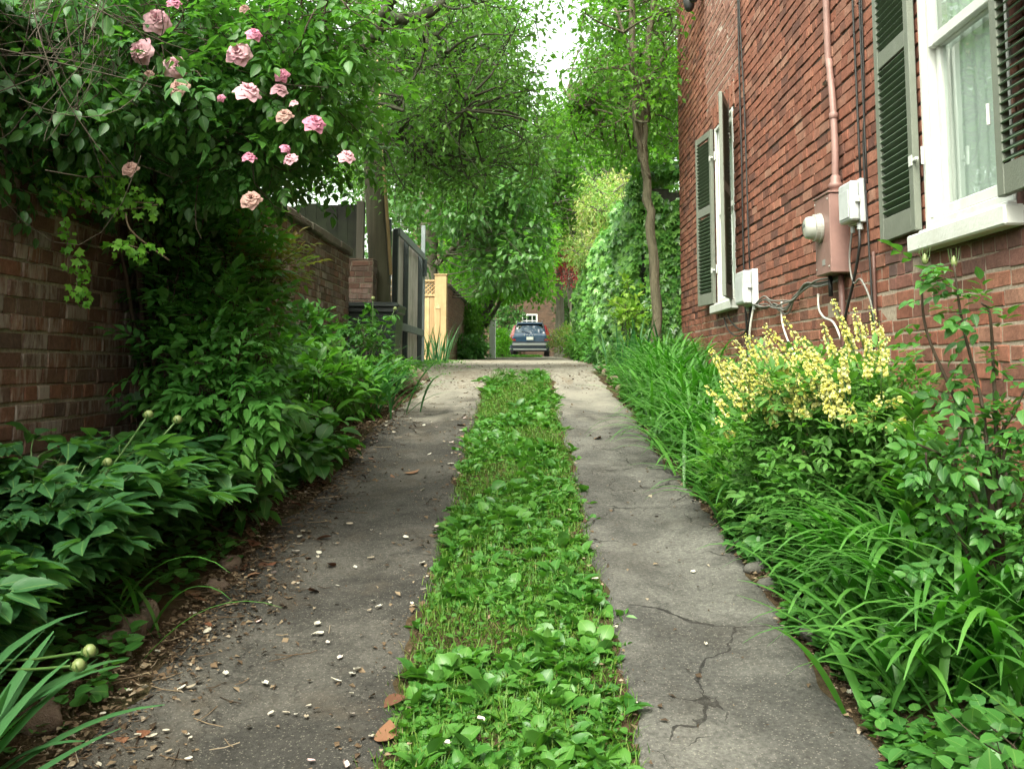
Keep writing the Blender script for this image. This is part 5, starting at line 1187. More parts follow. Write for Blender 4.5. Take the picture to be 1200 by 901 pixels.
# ------------------------------------------------------------------ climbing rose over the wall, with its blooms
def bloom_mesh(name, seed, mat):
    rg = np.random.default_rng(seed); mb = MB(); nu, nv = 7, 7
    for ring, (cnt, a, b_, w_, curl) in enumerate([(3, .14, .56, .28, .02), (4, .32, .56, .40, .08), (5, .60, .50, .52, .26), (6, .95, .34, .60, .44), (5, 1.15, .04, .62, .40)]):
        for k in range(cnt):
            az = 6.283 * (k + .5 * (ring % 2) + rg.normal() * .12) / cnt; u = np.linspace(-1, 1, nu)[:, None]; v = np.linspace(0, 1, nv)[None]
            wd = w_ * (np.sin(np.clip(v * 1.9 + .12, 0, 2.6)) ** .7) * (1 - .6 * v ** 6) * (1 + .1 * rg.normal())
            rad = a * v ** 1.1 * (1 - .12 * u * u) + .02; zz = b_ * np.sin(v * 1.6) - curl * v ** 3 + .10 * u * u * (1 - v) + .05 * rg.normal() + .06 * np.sin(u * 3 + ring * 2 + k) * v
            x = rad + 0 * u; y = wd * u
            X = x * math.cos(az) - y * math.sin(az); Y = x * math.sin(az) + y * math.cos(az)
            V = np.stack([X, Y, zz + 0 * X], -1).reshape(-1, 3); i = np.arange(nu - 1)[:, None] * nv + np.arange(nv - 1)[None]
            A = np.zeros((nu * nv, 3)); A[:, 1] = np.tile(np.linspace(0, 1, nv), nu); A[:, 2] = rg.random()
            mb.add(V, [np.stack([i, i + 1, i + nv + 1, i + nv], -1).reshape(-1, 4)], A)
    return mb.mesh(name, mat, True)
def petal_mat(name, c0, c1, c2):
    m = Mat(name); a = m.attr(); c = m.mix(a[1], c0, c1); c = m.mix(m.math('MULTIPLY', a[2], .6), c, c2)
    p = m.pbr(c, .6, spec=.2); tt = m.n('ShaderNodeBsdfTranslucent'); m.l(c, tt.inputs[0]); x = m.n('ShaderNodeMixShader'); x.inputs[0].default_value = .3; m.l(p.outputs[0], x.inputs[1]); m.l(tt.outputs[0], x.inputs[2]); return m.done(x)
PINK = petal_mat('pink_petal', (0.46, 0.17, 0.25), (0.63, 0.36, 0.43), (0.68, 0.48, 0.50)); PINKD = petal_mat('deep_pink_petal', (0.42, 0.09, 0.20), (0.62, 0.24, 0.36), (0.64, 0.32, 0.42)); FADED = petal_mat('faded_petal', (0.36, 0.19, 0.17), (0.50, 0.32, 0.29), (0.46, 0.30, 0.25))
BL = [bloom_mesh('rose_bloom', s, mt) for s, mt in ((1, PINK), (2, PINK), (3, PINKD), (4, FADED))]
rt = thing('climbing_rose', 'great climbing rose with pink blooms arching over the garden wall and lane', 'climbing rose', (-2.0, 4.6, 1.0)); rg = np.random.default_rng(500)
C = px_clumps(rg, [(150, 300, -40, 120, 3.9, 5.2, 28), (150, 320, 90, 210, 4.3, 5.6, 26), (290, 390, 20, 180, 4.2, 5.2, 17), (250, 410, -50, 60, 4.0, 5.0, 15), (330, 415, 110, 190, 4.6, 5.4, 7), (170, 270, 190, 230, 5.2, 5.8, 3)])
cb = MB(); roots = [np.array([-1.98, 6.0 + .25 * rg.normal(), .85]) for _ in range(6)]; samp = []
for i in range(16):
    q = C[rg.integers(len(C))] + [0, 0, .15]; r0 = roots[i % 6]; c = curve([r0, [-2.02, (r0[1] + q[1]) / 2, E + .7], [-1.9 + .1 * rg.normal(), q[1] + .1, E + 1.3 + .2 * rg.random()], (q + [-1.6, q[1], q[2] + .2]) / 2, q], 26, .01, rg)
    cb.tubes(c, np.linspace(.012, .004, 26)[None], 6); samp.append(c[10:])
S_ = np.concatenate(samp); A = S_[np.linalg.norm(C[:, None] - S_[None], axis=2).argmin(1)]; twigs(cb, rg, A, C, .005, .003, 6, .12, 5)
tips = (C[:, None] + rg.normal(size=(len(C), 4, 3)) * .16).reshape(-1, 3); twigs(cb, rg, np.repeat(C, 4, 0), tips, .003, .0016, 4, .12, 4); cb.build('cane', STEMD, rt, True)
P, O = clump_pts(rg, C, .31, 31, .85, .6); D = O * .8 + rg.normal(size=P.shape) * .6; D[:, 2] -= .25; N = rg.normal(size=P.shape) * .4 + [0, 0, 1.0]
lit = np.clip((P[:, 0] + 1.45) / .9, 0, 1)  # light put into the leaf colour: brighter and yellower toward the lane
rnd = np.clip(.15 + .55 * lit + .3 * rg.random(len(P)) - .15, 0, 1)
P, D, N, S2 = compound(P, D, N, .102 * (.7 + .55 * rg.random(len(P))), L_ROSE); G_ROSE = leaf_mat('rose_leaf', [(0.034, 0.085, 0.022), (0.055, 0.125, 0.028), (0.090, 0.175, 0.03), (0.17, 0.27, 0.035)], 0.4, 0.4, 0.35)
mb = MB(); leaves(mb, OVATE, P, D, N, S2, 1.0, rg, np.tile(rnd, 5)); mb.build('foliage', G_ROSE, rt)
for i, (px, py, d_, kind) in enumerate([(183, 24, 32, 0), (164, 60, 32, 1), (206, 78, 28, 0), (209, 102, 24, 3), (279, 62, 30, 1), (290, 107, 31, 0), (298, 40, 19, 2), (330, 88, 18, 2), (327, 105, 20, 1), (333, 135, 20, 3), (369, 144, 26, 2), (259, 115, 10, 2), (292, 184, 17, 2), (335, 174, 13, 2), (340, 186, 18, 1), (294, 233, 24, 3), (406, 183, 20, 0), (152, 197, 19, 3), (204, 3, 17, 2), (174, 87, 12, 3), (344, 121, 11, 0), (286, 10, 12, 3)]):
    Y = 3.76 + .2 * rg.random(); p = at_y(px, py, Y); s = d_ * 1.0 / 1180 * Y / 2
    o = bpy.data.objects.new('rose_bloom', BL[kind]); COL.objects.link(o); o.parent = rt
    o.location = Vector(p) - rt.location; dv = Vector((.35 * rg.normal() - p[0] * .1, -.85, .55 + .4 * rg.normal())); o.rotation_mode = 'QUATERNION'; o.rotation_quaternion = dv.to_track_quat('Z', 'Y'); o.scale = (s, s, s)
    if kind == 3: o['label'] = 'faded brownish pink bloom'
# tangle of bare vine stems and dark leaves at the wall top
t = thing('vine_tangle', 'tangle of bare brown vine stems and dark leaves above the bare brick wall', 'vine', (-2.2, 3.4, WT)); rg = np.random.default_rng(510); m = MB(); n = 260
c0 = px_clumps(rg, [(-60, 130, -40, 120, 3.5, 4.8, n)]); an = rg.random(n) * 6.28; L = .15 + .35 * rg.random(n)
tt = np.linspace(-1, 1, 9)[None, :, None]; dd = np.stack([np.cos(an) * .4 + .3, np.cos(an) * .5, np.sin(an) * .6 - .3], -1)[:, None]; ss = rg.normal(size=(n, 1, 3)) * .16
m.tubes(c0[:, None] + dd * tt * L[:, None, None] + ss * (1 - tt ** 2), np.full((n, 9), .0019) * (.5 + rg.random((n, 1))), 5); m.build('stem', plain('vine_bark', (0.065, 0.052, 0.036), .85, var=.3), t, True)
C = px_clumps(rg, [(-50, 160, -40, 200, 3.7, 5.0, 70), (-40, 120, 100, 230, 3.9, 5.0, 40)]); P, O = clump_pts(rg, C, .24, 46, .8); D = O + rg.normal(size=P.shape) * .6; D[:, 2] -= .5
mb = MB(); leaves(mb, OVATE, P, D, rg.normal(size=P.shape) * .4 + [0.3, 0, 1], .06 * (.7 + .6 * rg.random(len(P))), 1.0, rg); mb.build('foliage', G_DARK, t)
# ivy on the wall: hanging curtains along the top, with bright young tips
t = thing('wall_ivy', 'ivy hanging from the top of the garden wall with bright young tips', 'ivy', (LX, 4.5, WT)); rg = np.random.default_rng(520); mb = MB(); mt_ = MB(); m = MB()
for i in range(70):
    y0_ = 2.2 + 4.4 * rg.random(); ln = (.25 + .55 * rg.random()) * (1.25 if y0_ > 4.6 else .8); k = 10; z0_ = WT + .08
    path = np.stack([LX + .05 + .05 * rg.random() + .03 * np.sin(np.arange(k) + i), y0_ + np.cumsum(rg.normal(size=k)) * .035, z0_ - ln * np.arange(k) / (k - 1)], -1); m.tubes(path, np.full((1, k), .003), 4)
    q = path[np.minimum(k - 1, (rg.random(int(ln * 60)) * k).astype(int))]; q = q + rg.normal(size=q.shape) * [.035, .05, .03]; ivy_field(mb, rg, q, np.tile([[1, -.3, .2]], (len(q), 1)), .065)
n = 2200; yy = 2.0 + 5.0 * rg.random(n); P = np.stack([LX - .1 + .26 * rg.random(n), yy, WT + .08 + .16 * rg.random(n) * (1 + np.sin(yy * 3))], -1); ivy_field(mb, rg, P, np.tile([[.5, -.4, 1]], (n, 1)), .07)
n = 900; yy = 5.1 + 1.3 * rg.random(n); zz = 1.0 + (WT - 1.0) * rg.random(n); P = np.stack([LX + .03 + .07 * rg.random(n), yy, zz], -1); k = rg.random(n) < sstep(5.1, 5.5, yy) * .8; ivy_field(mb, rg, P[k], np.tile([[1, -.3, .2]], (int(k.sum()), 1)), .085)
for pts in ([(60, 215), (110, 240), (150, 245), (185, 240)], [(120, 180), (135, 215), (150, 235), (180, 238)], [(100, 205), (125, 225), (150, 228), (165, 222)], [(70, 225), (78, 270), (80, 320)], [(95, 300), (90, 335), (100, 350)], [(135, 285), (160, 290), (175, 297)], [(40, 190), (80, 205), (95, 235)]):
    c = curve([at_y(a, b2, 4.05 + .03 * j) for j, (a, b2) in enumerate(pts)], 14); m.tubes(c, np.full((1, 14), .0025), 4); q = np.repeat(c, 3, 0) + rg.normal(size=(42, 3)) * .02; ivy_field(mt_, rg, q, np.tile([[.8, -.7, .4]], (42, 1)), .034)
c = curve([at_y(147, 250, 4.1), at_y(152, 268, 4.1), at_y(170, 285, 4.15), at_y(198, 305, 4.2)], 12); m.tubes(c, np.full((1, 12), .004), 5)
m.build('stem', STEMT, t, True); mb.build('foliage', G_DARK, t); mt_.build('young_leaves', G_TIP, t)

# ------------------------------------------------------------------ right bed
for i, (x, y, n, L, lb) in enumerate([(1.42, 3.45, 60, .66, 0), (1.50, 3.8, 60, .72, 0), (1.42, 4.15, 60, .62, 0), (1.55, 3.4, 50, .8, 0), (1.36, 4.6, 55, .56, 0), (1.62, 4.1, 50, .8, 0), (1.18, 5.3, 44, .62, 0), (1.16, 6.0, 60, .62, 0), (1.14, 6.55, 60, .66, 0), (1.28, 6.9, 60, .7, 0), (1.10, 7.2, 55, .66, 0), (1.24, 7.7, 60, .7, 0), (1.10, 8.2, 55, .66, 0), (1.26, 8.7, 60, .7, 0), (1.10, 9.2, 55, .64, 0), (1.3, 9.7, 60, .7, 0), (1.5, 8.2, 50, .7, 0), (1.5, 9.2, 50, .7, 0), (1.62, 7.2, 50, .7, 0), (1.22, 3.35, 26, .56, 0), (1.24, 3.75, 28, .58, 0), (1.26, 4.15, 28, .56, 0), (1.52, 3.2, 28, .62, 0), (1.35, 10.5, 50, .6, 0), (1.6, 11.0, 50, .55, 0)]):
    blade_plant('daylily_clump', 'daylily clump of long arching green blades along the foot of the house', x, y, int(n * 1.7), L * 1.1, .031 if y < 5 else .025, 600 + i, G_STRAP, (.75, 1.45), (-1.1, .2), .10, 'daylilies in the bed along the house', 'daylily')
blade_plant('iris_clump', 'stiff fan of iris blades at the foot of the slim tree', 1.16, 11.6, 46, .62, .03, 640, G_BLUESTRAP, (.8, 1.5), (.4, 1.2), .16, cat='iris')
blade_plant('daylily_clump', 'small tuft of thin pale blades at the lower edge of the right bed', 1.42, 2.75, 14, .45, .014, 641, G_FRESH, (.6, 1.3), (-.6, .8), .1, cat='daylily')
# false indigo with spikes of yellow pea flowers
rg = np.random.default_rng(650); yb = base_at(1.46, 4.95)
C = np.concatenate([ell_clumps(rg, (1.36, 5.0, 1.15), (.42, .95, .42), 120), ell_clumps(rg, (1.55, 4.6, 1.25), (.25, .4, .3), 26)])
C = C[C[:, 0] < 1.82]
bush_t = bush('false_indigo', 'bushy false indigo with many spikes of small yellow flowers against the brick house', yb, C, .14, 32, .088, G_INDIGO, 651, tmpl_leaf(((.3, .8), (.62, 1.0)), .20, .06, .12), L_TRI, stem=STEM, droop=.0, stem_r=.005, cat='flowering bush')
m = Mat('yellow_flower'); a = m.attr(); YEL = m.done(m.pbr(m.ramp(a[2], [(0, (0.55, 0.53, 0.12)), (.5, (0.63, 0.61, 0.20)), (1, (0.66, 0.65, 0.34))]), .55, spec=.2))
def lip(): # pea flower: standard, two wings, keel
    V = [(0, 0, 0), (-.5, .45, .55), (0, .3, .8), (.5, .45, .55), (-.32, .75, .0), (.32, .75, .0), (0, .95, .12), (0, .5, -.25)]
    return np.array(V, float), np.zeros((8, 2)), [np.array([[0, 1, 2], [0, 2, 3], [0, 4, 1], [0, 3, 5], [4, 7, 6], [7, 5, 6], [0, 7, 4], [0, 5, 7], [4, 6, 5]])]
LIP = lip()
spk = [((872, 392), (905, 455), 4.7), ((850, 435), (885, 470), 4.6), ((917, 372), (965, 440), 4.75), ((880, 395), (925, 450), 4.65), ((905, 420), (945, 470), 4.5), ((895, 440), (935, 490), 4.45), ((825, 452), (855, 485), 4.7), ((838, 488), (860, 515), 4.6), ((975, 350), (1000, 410), 4.7), ((985, 372), (1003, 425), 4.6), ((1021, 358), (1032, 420), 4.7), ((963, 378), (978, 420), 4.75), ((920, 445), (950, 490), 4.4), ((945, 420), (985, 468), 4.5), ((1040, 395), (1033, 440), 4.55), ((955, 462), (985, 470), 4.4), ((990, 505), (1022, 488), 4.2), ((1035, 505), (1062, 493), 4.15), ((1035, 475), (1058, 470), 4.3), ((865, 425), (900, 480), 4.6), ((930, 400), (960, 455), 4.8), ((885, 470), (915, 490), 4.4), ((868, 410), (880, 440), 4.8), ((1000, 360), (1010, 400), 4.8), ((846, 445), (872, 478), 5), ((860, 400), (893, 440), 5), ((895, 380), (940, 430), 5), ((940, 395), (972, 440), 5), ((925, 425), (958, 478), 5), ((910, 455), (945, 492), 5), ((878, 440), (915, 480), 5), ((1012, 380), (1022, 430), 5), ((960, 435), (990, 470), 5), ((900, 400), (938, 452), 5), ((1030, 375), (1036, 420), 5)]
r6 = np.random.default_rng(655)
for _ in range(30):
    an = r6.random() * 6.28; rr = r6.random() ** .6; bx, by = 950 + 110 * rr * math.cos(an), 472 + 40 * rr * math.sin(an)
    ln_ = 18 + 32 * r6.random(); lean = (bx - 975) * .2 - 14 * r6.random(); spk.append(((bx + lean, by - ln_), (bx, by), 4.8))
for i, (tp, bt, Y) in enumerate(spk):
    Y = float(np.interp(tp[0], [830, 900, 960, 1060], [4.9, 4.6, 4.3, 4.15])) if tp[1] > 385 else 4.7
    a, b2 = at_y(*tp, Y), at_y(*bt, Y - .05); c = curve([b2 + (b2 - a) * .35 + [.03, .06, -.03], b2, a], 16); m = MB(); m.tubes(c, np.linspace(.004, .0016, 16)[None], 5); o = m.build('flower_spike', STEM, bush_t, True)
    L = np.linalg.norm(a - b2); n = int(16 + L * 240); f = rg.random(n); p = b2 + (a - b2) * f[:, None]; d = rg.normal(size=(n, 3)); d -= (d @ unit(a - b2))[:, None] * unit(a - b2); d = unit(d) + [0, 0, -.1]
    mb = MB(); leaves(mb, LIP, p + d * .009, d, rg.normal(size=(n, 3)) * .25 + [0, 0, 1], .0185 * (1.15 - .75 * f) * (.8 + .4 * rg.random(n)), 1.0, rg); mb.build('flowers', YEL, o)
# rose canes by the near window
t = thing('rose_bush', 'tall thin stemmed rose bush below the near window at the house wall', 'rose', base_at(1.68, 3.55)); rg = np.random.default_rng(660); m = MB(); lp, ld = [], []; rb = np.array(base_at(1.66, 3.6))
canes = [[(1155, 560), (1120, 470), (1085, 385), (1080, 315)], [(1160, 560), (1150, 470), (1128, 380), (1118, 310)], [(1170, 560), (1165, 450), (1160, 370), (1150, 355)], [(1170, 540), (1190, 480), (1215, 430)], [(1150, 600), (1110, 540), (1075, 520)], [(1170, 600), (1180, 520), (1200, 500)], [(1150, 620), (1120, 560), (1130, 500)], [(1130, 640), (1090, 570), (1085, 530)]]
for ps in canes:
    c = curve([rb] + [at_y(a, b2, 3.5 - .03 * j) for j, (a, b2) in enumerate(ps)], 24); m.tubes(c, np.linspace(.009, .0035, 24)[None], 6)
    for k in range(7, 24, 1): lp.append(c[k]); ld.append(list(unit(rg.normal(size=3)) + [-.3, -.2, .1]))
m.build('cane', STEMD, t, True)
C = ell_clumps(rg, (1.66, 3.5, .98), (.2, .34, .22), 10); P, O = clump_pts(rg, C, .14, 8, .9); lp += list(P); ld += list(O + [-.3, -.3, 0])
P, D, N, S = compound(np.array(lp), np.array(ld), rg.normal(size=(len(lp), 3)) * .35 + [0, -.2, 1], .105 * (.7 + .5 * rg.random(len(lp))), L_ROSE); mb = MB(); leaves(mb, OVATE, P, D, N, S, 1.0, rg); mb.build('foliage', G_MID, t)
for q in ((1084, 305), (1118, 308)):
    p = at_y(*q, 3.44); m = MB(); m.lathe([(0, -.016), (.009, -.012), (.012, 0), (.006, .018), (0, .026)], p, 'z', 10); o = m.build('flower_bud', BUD, t, True)
    for k in range(4):
        m = MB(); an = k * 1.6; m.tubes(curve([p + [0, 0, -.012], p + [.015 * math.cos(an), .015 * math.sin(an), .012], p + [.02 * math.cos(an), .02 * math.sin(an), .05]], 6), np.linspace(.002, .0006, 6)[None], 4); m.build('sepal', STEM, o)
# dark low foliage to the right and under it
for i, (x, y, rx, ry, h, sz, mt, tm, ly, K, n, lb) in enumerate([
    (1.70, 2.95, .18, .35, .34, .052, G_MID, OVATE, L_TRI, 18, 11, 'dark three leaved shrub at the house wall nearest the camera'),
    (1.72, 4.0, .15, .4, .60, .075, G_MID, OVATE, L_TRI, 24, 12, 'three leaved shrub between the false indigo and the rose'),
    (1.72, 5.6, .14, .5, .75, .09, G_FRESH, OVATE, None, 26, 26, 'leafy fresh shrub behind the false indigo at the brick wall'),
    (1.34, 2.72, .30, .36, .16, .055, G_MID, HEART, None, 30, 24, 'patch of heart shaped violet leaves at the lower corner of the right bed'),
    (1.12, 5.0, .14, .5, .14, .05, G_MID, HEART, None, 20, 26, 'low violet leaves at the lane edge below the false indigo'),
    (1.62, 2.45, .22, .3, .34, .05, G_BLUE, BROAD, None, 20, 12, 'broad leaved plant in the lower corner by the house'),
    (1.55, 10.9, .28, .7, .26, .06, G_DARK, SMALL, None, 26, 40, 'dark ground hugging shrub below the far house corner')]):
    z0 = float(gz(x, y)); C = ell_clumps(np.random.default_rng(670 + i), (x, y, z0 + h * .55), (rx, ry, h * .5), K)
    bush('bed_shrub', lb, (x, y, z0), C, .11, n, sz, mt, 680 + i, tm, ly, stem_r=.004)
t = thing('lily_stem', 'single upright leafy lily stem between the blades and the yellow flowers', 'lily', base_at(1.45, 4.05)); rg = np.random.default_rng(690); q0 = np.array(base_at(1.42, 3.95)); q1 = at_y(1073, 470, 3.9)
m = MB(); m.tubes(np.array([q0, (q0 + q1) / 2, q1]), np.full((1, 3), .004), 6); m.build('stem', STEM, t, True); n = 60; f = .35 + .65 * rg.random(n); mb = MB(); az = rg.random(n) * 6.28
leaves(mb, LANCE, q0 + (q1 - q0) * f[:, None], np.stack([np.cos(az), np.sin(az), .5 + .8 * f], -1), np.tile([[0.1, 0, 1.0]], (n, 1)), .13, 1.0, rg); mb.build('foliage', G_FRESH, t)

# ------------------------------------------------------------------ stones, grass, weeds, litter
def rock_mesh(name, seed, mat):
    rg = np.random.default_rng(seed); nu, nv = 14, 9; u = np.linspace(0, 2 * np.pi, nu, endpoint=False)[None]; v = np.linspace(0.12, np.pi - .12, nv)[:, None]
    V = np.stack([np.sin(v) * np.cos(u), np.sin(v) * np.sin(u), np.cos(v) + 0 * u], -1).reshape(-1, 3); V = np.sign(V) * np.abs(V) ** .75
    for k in range(5): w_ = rg.normal(size=3) * (1.3 + k); V *= (1 + .10 / (1 + .4 * k) * np.sin(V @ w_ + rg.random() * 6))[:, None]
    i = np.arange(nv - 1)[:, None] * nu; j = np.arange(nu)[None]; q = np.stack([i + j, i + (j + 1) % nu, i + nu + (j + 1) % nu, i + nu + j], -1).reshape(-1, 4)
    b = MB(); b.add(V, [q, np.arange(nu)[None], (np.arange(nu) + (nv - 1) * nu)[None, ::-1]]); return b.mesh(name, mat, True)
ST1 = plain('field_stone', (0.17, 0.12, 0.09), .9, var=.4, scale=14, bumpd=.01, dirt=(.06, .07, .035)); ST2 = plain('grey_edging_stone', (0.13, 0.125, 0.11), .9, var=.35, scale=14, bumpd=.01, dirt=(.05, .055, .03))
RK = [rock_mesh('stone', s, ST1) for s in range(3)] + [rock_mesh('stone', s + 9, ST2) for s in range(3)]
rg = np.random.default_rng(700)
def rock(px, py, sx, sy, sz, k, label, group=None):
    p = at_ground(px, py); o = bpy.data.objects.new('edging_stone', RK[k]); COL.objects.link(o); o.location = (p[0], p[1], p[2] + sz * .35); o.scale = (sx, sy, sz); o.rotation_euler = (rg.normal() * .15, rg.normal() * .15, rg.random() * 6)
    return tag(o, label, 'stone', group)
rock(150, 742, .075, .06, .045, 0, 'rounded brown stone at the lane edge under the peony leaves'); rock(172, 733, .05, .03, .075, 1, 'upright reddish stone leaning on the peony bed edge')
rock(130, 752, .06, .05, .03, 2, 'flat earth covered stone beside the rounded brown stone'); rock(270, 665, .06, .05, .04, 1, 'small brown stone at the lane edge below the nandina')
rock(42, 850, .07, .06, .05, 0, 'dark brown stone in the lower corner of the left bed'); rock(255, 690, .05, .045, .03, 2, 'low stone half sunk in leaf litter')
for a, b2 in ((870, 640), (892, 668), (912, 690), (932, 716), (950, 738), (962, 752)): rock(a, b2, .05 + .05 * rg.random(), .04 + .02 * rg.random(), .03, 3 + (a % 3), 'grey edging stone half buried under the daylilies along the right lane edge', 'grey edging stones of the right bed')
for a, b2 in ((712, 440), (722, 449), (708, 436), (730, 458)): rock(a, b2, .09, .07, .05, a % 3, 'rough reddish stone piled where the right bed meets the gravel', 'stones at the gravel edge')
for a, b2 in ((478, 452), (486, 447), (470, 458)): rock(a, b2, .14, .10, .09, a % 3, 'rough stone at the gravel edge before the board gate', 'stones before the board gate')
# centre strip
rg = np.random.default_rng(710)
def strip_x(y, s): return kk(y, [(0, -.40), (4, -.42), (9, -.45), (11.5, -.40)]) + s * (kk(y, [(0, .33), (4, .29), (9, .21), (11.5, .14)]) - kk(y, [(0, -.40), (4, -.42), (9, -.45), (11.5, -.40)]))
m = Mat('grass_blade'); a = m.attr(); c = m.ramp(a[2], [(0, (0.045, 0.13, 0.016)), (.6, (0.09, 0.19, 0.022)), (.95, (0.12, 0.20, 0.03)), (1, (0.20, 0.18, 0.07))]); p = m.pbr(c, .5, spec=.3); tt = m.n('ShaderNodeBsdfTranslucent'); m.l(c, tt.inputs[0]); x = m.n('ShaderNodeMixShader'); x.inputs[0].default_value = .3; m.l(p.outputs[0], x.inputs[1]); m.l(tt.outputs[0], x.inputs[2]); GRASS = m.done(x)
n = 42000; y = 2.0 + 9.6 * rg.random(n) ** 1.25; k_ = y < 10.4 + 1.2 * rg.random(n); y = y[k_]; n = len(y); s = rg.random(n) * 1.04 - .02; x = strip_x(y, s) + rg.normal(size=n) * .02
dens = .5 + .5 * np.sin(x * 9 + y * 4.3) * np.sin(y * 6.1 - x * 3) ; k = rg.random(n) < .55 + .45 * dens; x, y = x[k], y[k]; n = len(x)
mb = MB(); straps(mb, rg, np.stack([x, y, gz(x, y) - .002], -1), rg.random(n) * 6.28, .028 + .038 * rg.random(n), .0032 + .002 * rg.random(n), .7 + .8 * rg.random(n), -.2 + rg.random(n), 2, fold=0.1); tag(mb.build('grass', GRASS), kind='stuff')
G_WEED = leaf_mat('plantain_leaf', [(0.032, 0.095, 0.016), (0.052, 0.13, 0.022), (0.080, 0.165, 0.028), (0.105, 0.19, 0.034)], 0.4, 0.3, 0.3)
n = 2100; y = 2.1 + 9.4 * rg.random(n) ** 1.15; k_ = y < 10.2 + 1.3 * rg.random(n); y = y[k_]; n = len(y); s = rg.random(n); x = strip_x(y, .02 + .96 * s); x = x + rg.normal(size=n) * .05; pch = np.sin(x * 6 + 1.3 * y + 2 * np.sin(y * 1.7)) + np.sin(y * 2.3 - x * 5 + 1 + np.sin(y * 3.1)); k = pch > -1.15 + .5 * rg.random(n); x, y = x[k], y[k]; n = len(x); c_ = 9
az = (np.arange(c_)[None] * 2.4 + rg.random((n, 1)) * 6).ravel() + rg.normal(size=n * c_) * .3; el = .05 + 1.15 * rg.random(n * c_) ** 1.3; B_ = np.repeat(np.stack([x, y, gz(x, y)], -1), c_, 0) + rg.normal(size=(n * c_, 3)) * [.012, .012, 0]
D = np.stack([np.cos(az) * np.cos(el), np.sin(az) * np.cos(el), np.sin(el)], -1); sz = np.repeat(.036 + .062 * rg.random(n) ** 1.7, c_) * (.5 + .7 * rg.random(n * c_)); mb = MB()
leaves(mb, tmpl_leaf(((.2, .32), (.42, .9), (.62, 1.0), (.84, .7)), .30, .13, .34), B_, D, rg.normal(size=(n * c_, 3)) * .3 + [0, 0, 1.0], sz, .8 + .5 * rg.random(n * c_), rg, np.clip(np.repeat(rg.random(n), c_) * .7 + .3 * rg.random(n * c_), 0, 1)); tag(mb.build('plantain_weeds', G_WEED), kind='stuff')
def low_cover(name, mat, tmpl, n, fx, size, seed, h=.05):
    rg = np.random.default_rng(seed); x, y = fx(rg, n); P = np.stack([x, y, gz(x, y) + h * rg.random(len(x))], -1); az = rg.random(len(x)) * 6.28
    mb = MB(); leaves(mb, tmpl, P, np.stack([np.cos(az), np.sin(az), .25 + .4 * rg.random(len(x))], -1), rg.normal(size=(len(x), 3)) * .25 + [0, 0, 1], size * (.6 + .7 * rg.random(len(x))), 1.0, rg); return tag(mb.build(name, mat), kind='stuff')
low_cover('clover', G_FRESH, HEART, 7000, lambda r, n: (lambda y: (strip_x(y, r.random(n)), y))(2 + 9.6 * r.random(n) ** 1.2), .022, 720, .03)
low_cover('bed_ground_cover', G_MID, HEART, 5200, lambda r, n: (lambda y: (-1.42 - .07 * np.sin(y * 5) - .55 * r.random(n) ** .8, y))(2.2 + 9 * r.random(n)), .05, 721, .10)
low_cover('bed_ground_cover', G_MID, HEART, 9500, lambda r, n: (lambda y: (kk(y, [(0, 1.07), (4.5, 1.03), (6.3, .97), (9, .86), (12, .8)]) + .03 * np.sin(y * 6) + .02 * np.sin(y * 17) + .7 * r.random(n) ** 1.9, y))(2.2 + 10 * r.random(n)), .042, 722, .08)
low_cover('gravel_weeds', G_FRESH, SMALL, 3000, lambda r, n: (np.concatenate([-1.75 + .35 * r.normal(size=n // 2), -1.95 + .3 * r.normal(size=n - n // 2)]), np.concatenate([12 + 1.3 * r.normal(size=n // 2), 16 + 4 * r.random(n - n // 2)])), .05, 723, .06)
low_cover('verge_grass', G_FRESH, NARROW, 3500, lambda r, n: (-1.2 + 1.6 * r.random(n), 42 + 5 * r.random(n)), .16, 724, .06)
# litter: crumbled leaves and twigs along the lane edges
m = Mat('leaf_litter'); a = m.attr(); LIT = m.done(m.pbr(m.ramp(a[2], [(0, (0.03, 0.021, 0.014)), (.35, (0.075, 0.050, 0.031)), (.65, (0.13, 0.088, 0.054)), (.9, (0.21, 0.16, 0.105)), (1, (0.30, 0.25, 0.19))]), .85, spec=.15))
rg = np.random.default_rng(730); n = 15000; y = 2.1 + 9.5 * rg.random(n) ** 1.1; x = -1.46 + np.abs(rg.normal(size=n)) * .19 + .06 * np.sin(y * 3.3)
y2 = 2.1 + 9 * rg.random(4200); x2 = kk(y2, [(0, 1.08), (4.5, 1.04), (6.3, .97), (9, .86)]) - np.abs(rg.normal(size=4200)) * .045 + .03; y3 = 2.1 + 9 * rg.random(1600); x3 = np.where(rg.random(1600) < .6, strip_x(y3, 0) - .05 + .07 * rg.normal(size=1600), strip_x(y3, 1) + .04 * rg.normal(size=1600)); y4 = 2.1 + 9 * rg.random(900); x4 = -1.35 + 2.3 * rg.random(900)
y5 = 9.8 + 8 * rg.random(2600) ** 1.6; x5 = kk(y5, [(9, -1.1), (12, -1.7), (18, -2)]) + rg.random(2600) ** 1.0 * 2.6; x, y = np.concatenate([x, x2, x3, x4, x5]), np.concatenate([y, y2, y3, y4, y5]); n = len(x); az = rg.random(n) * 6.28; P = np.stack([x, y, gz(x, y) + .018 + .006 * rg.random(n)], -1); mb = MB()
leaves(mb, SMALL, P, np.stack([np.cos(az), np.sin(az), rg.normal(size=n) * .25], -1), rg.normal(size=(n, 3)) * .35 + [0, 0, 1], .009 + .030 * rg.random(n) ** 3.0, .6 + .8 * rg.random(n), rg)
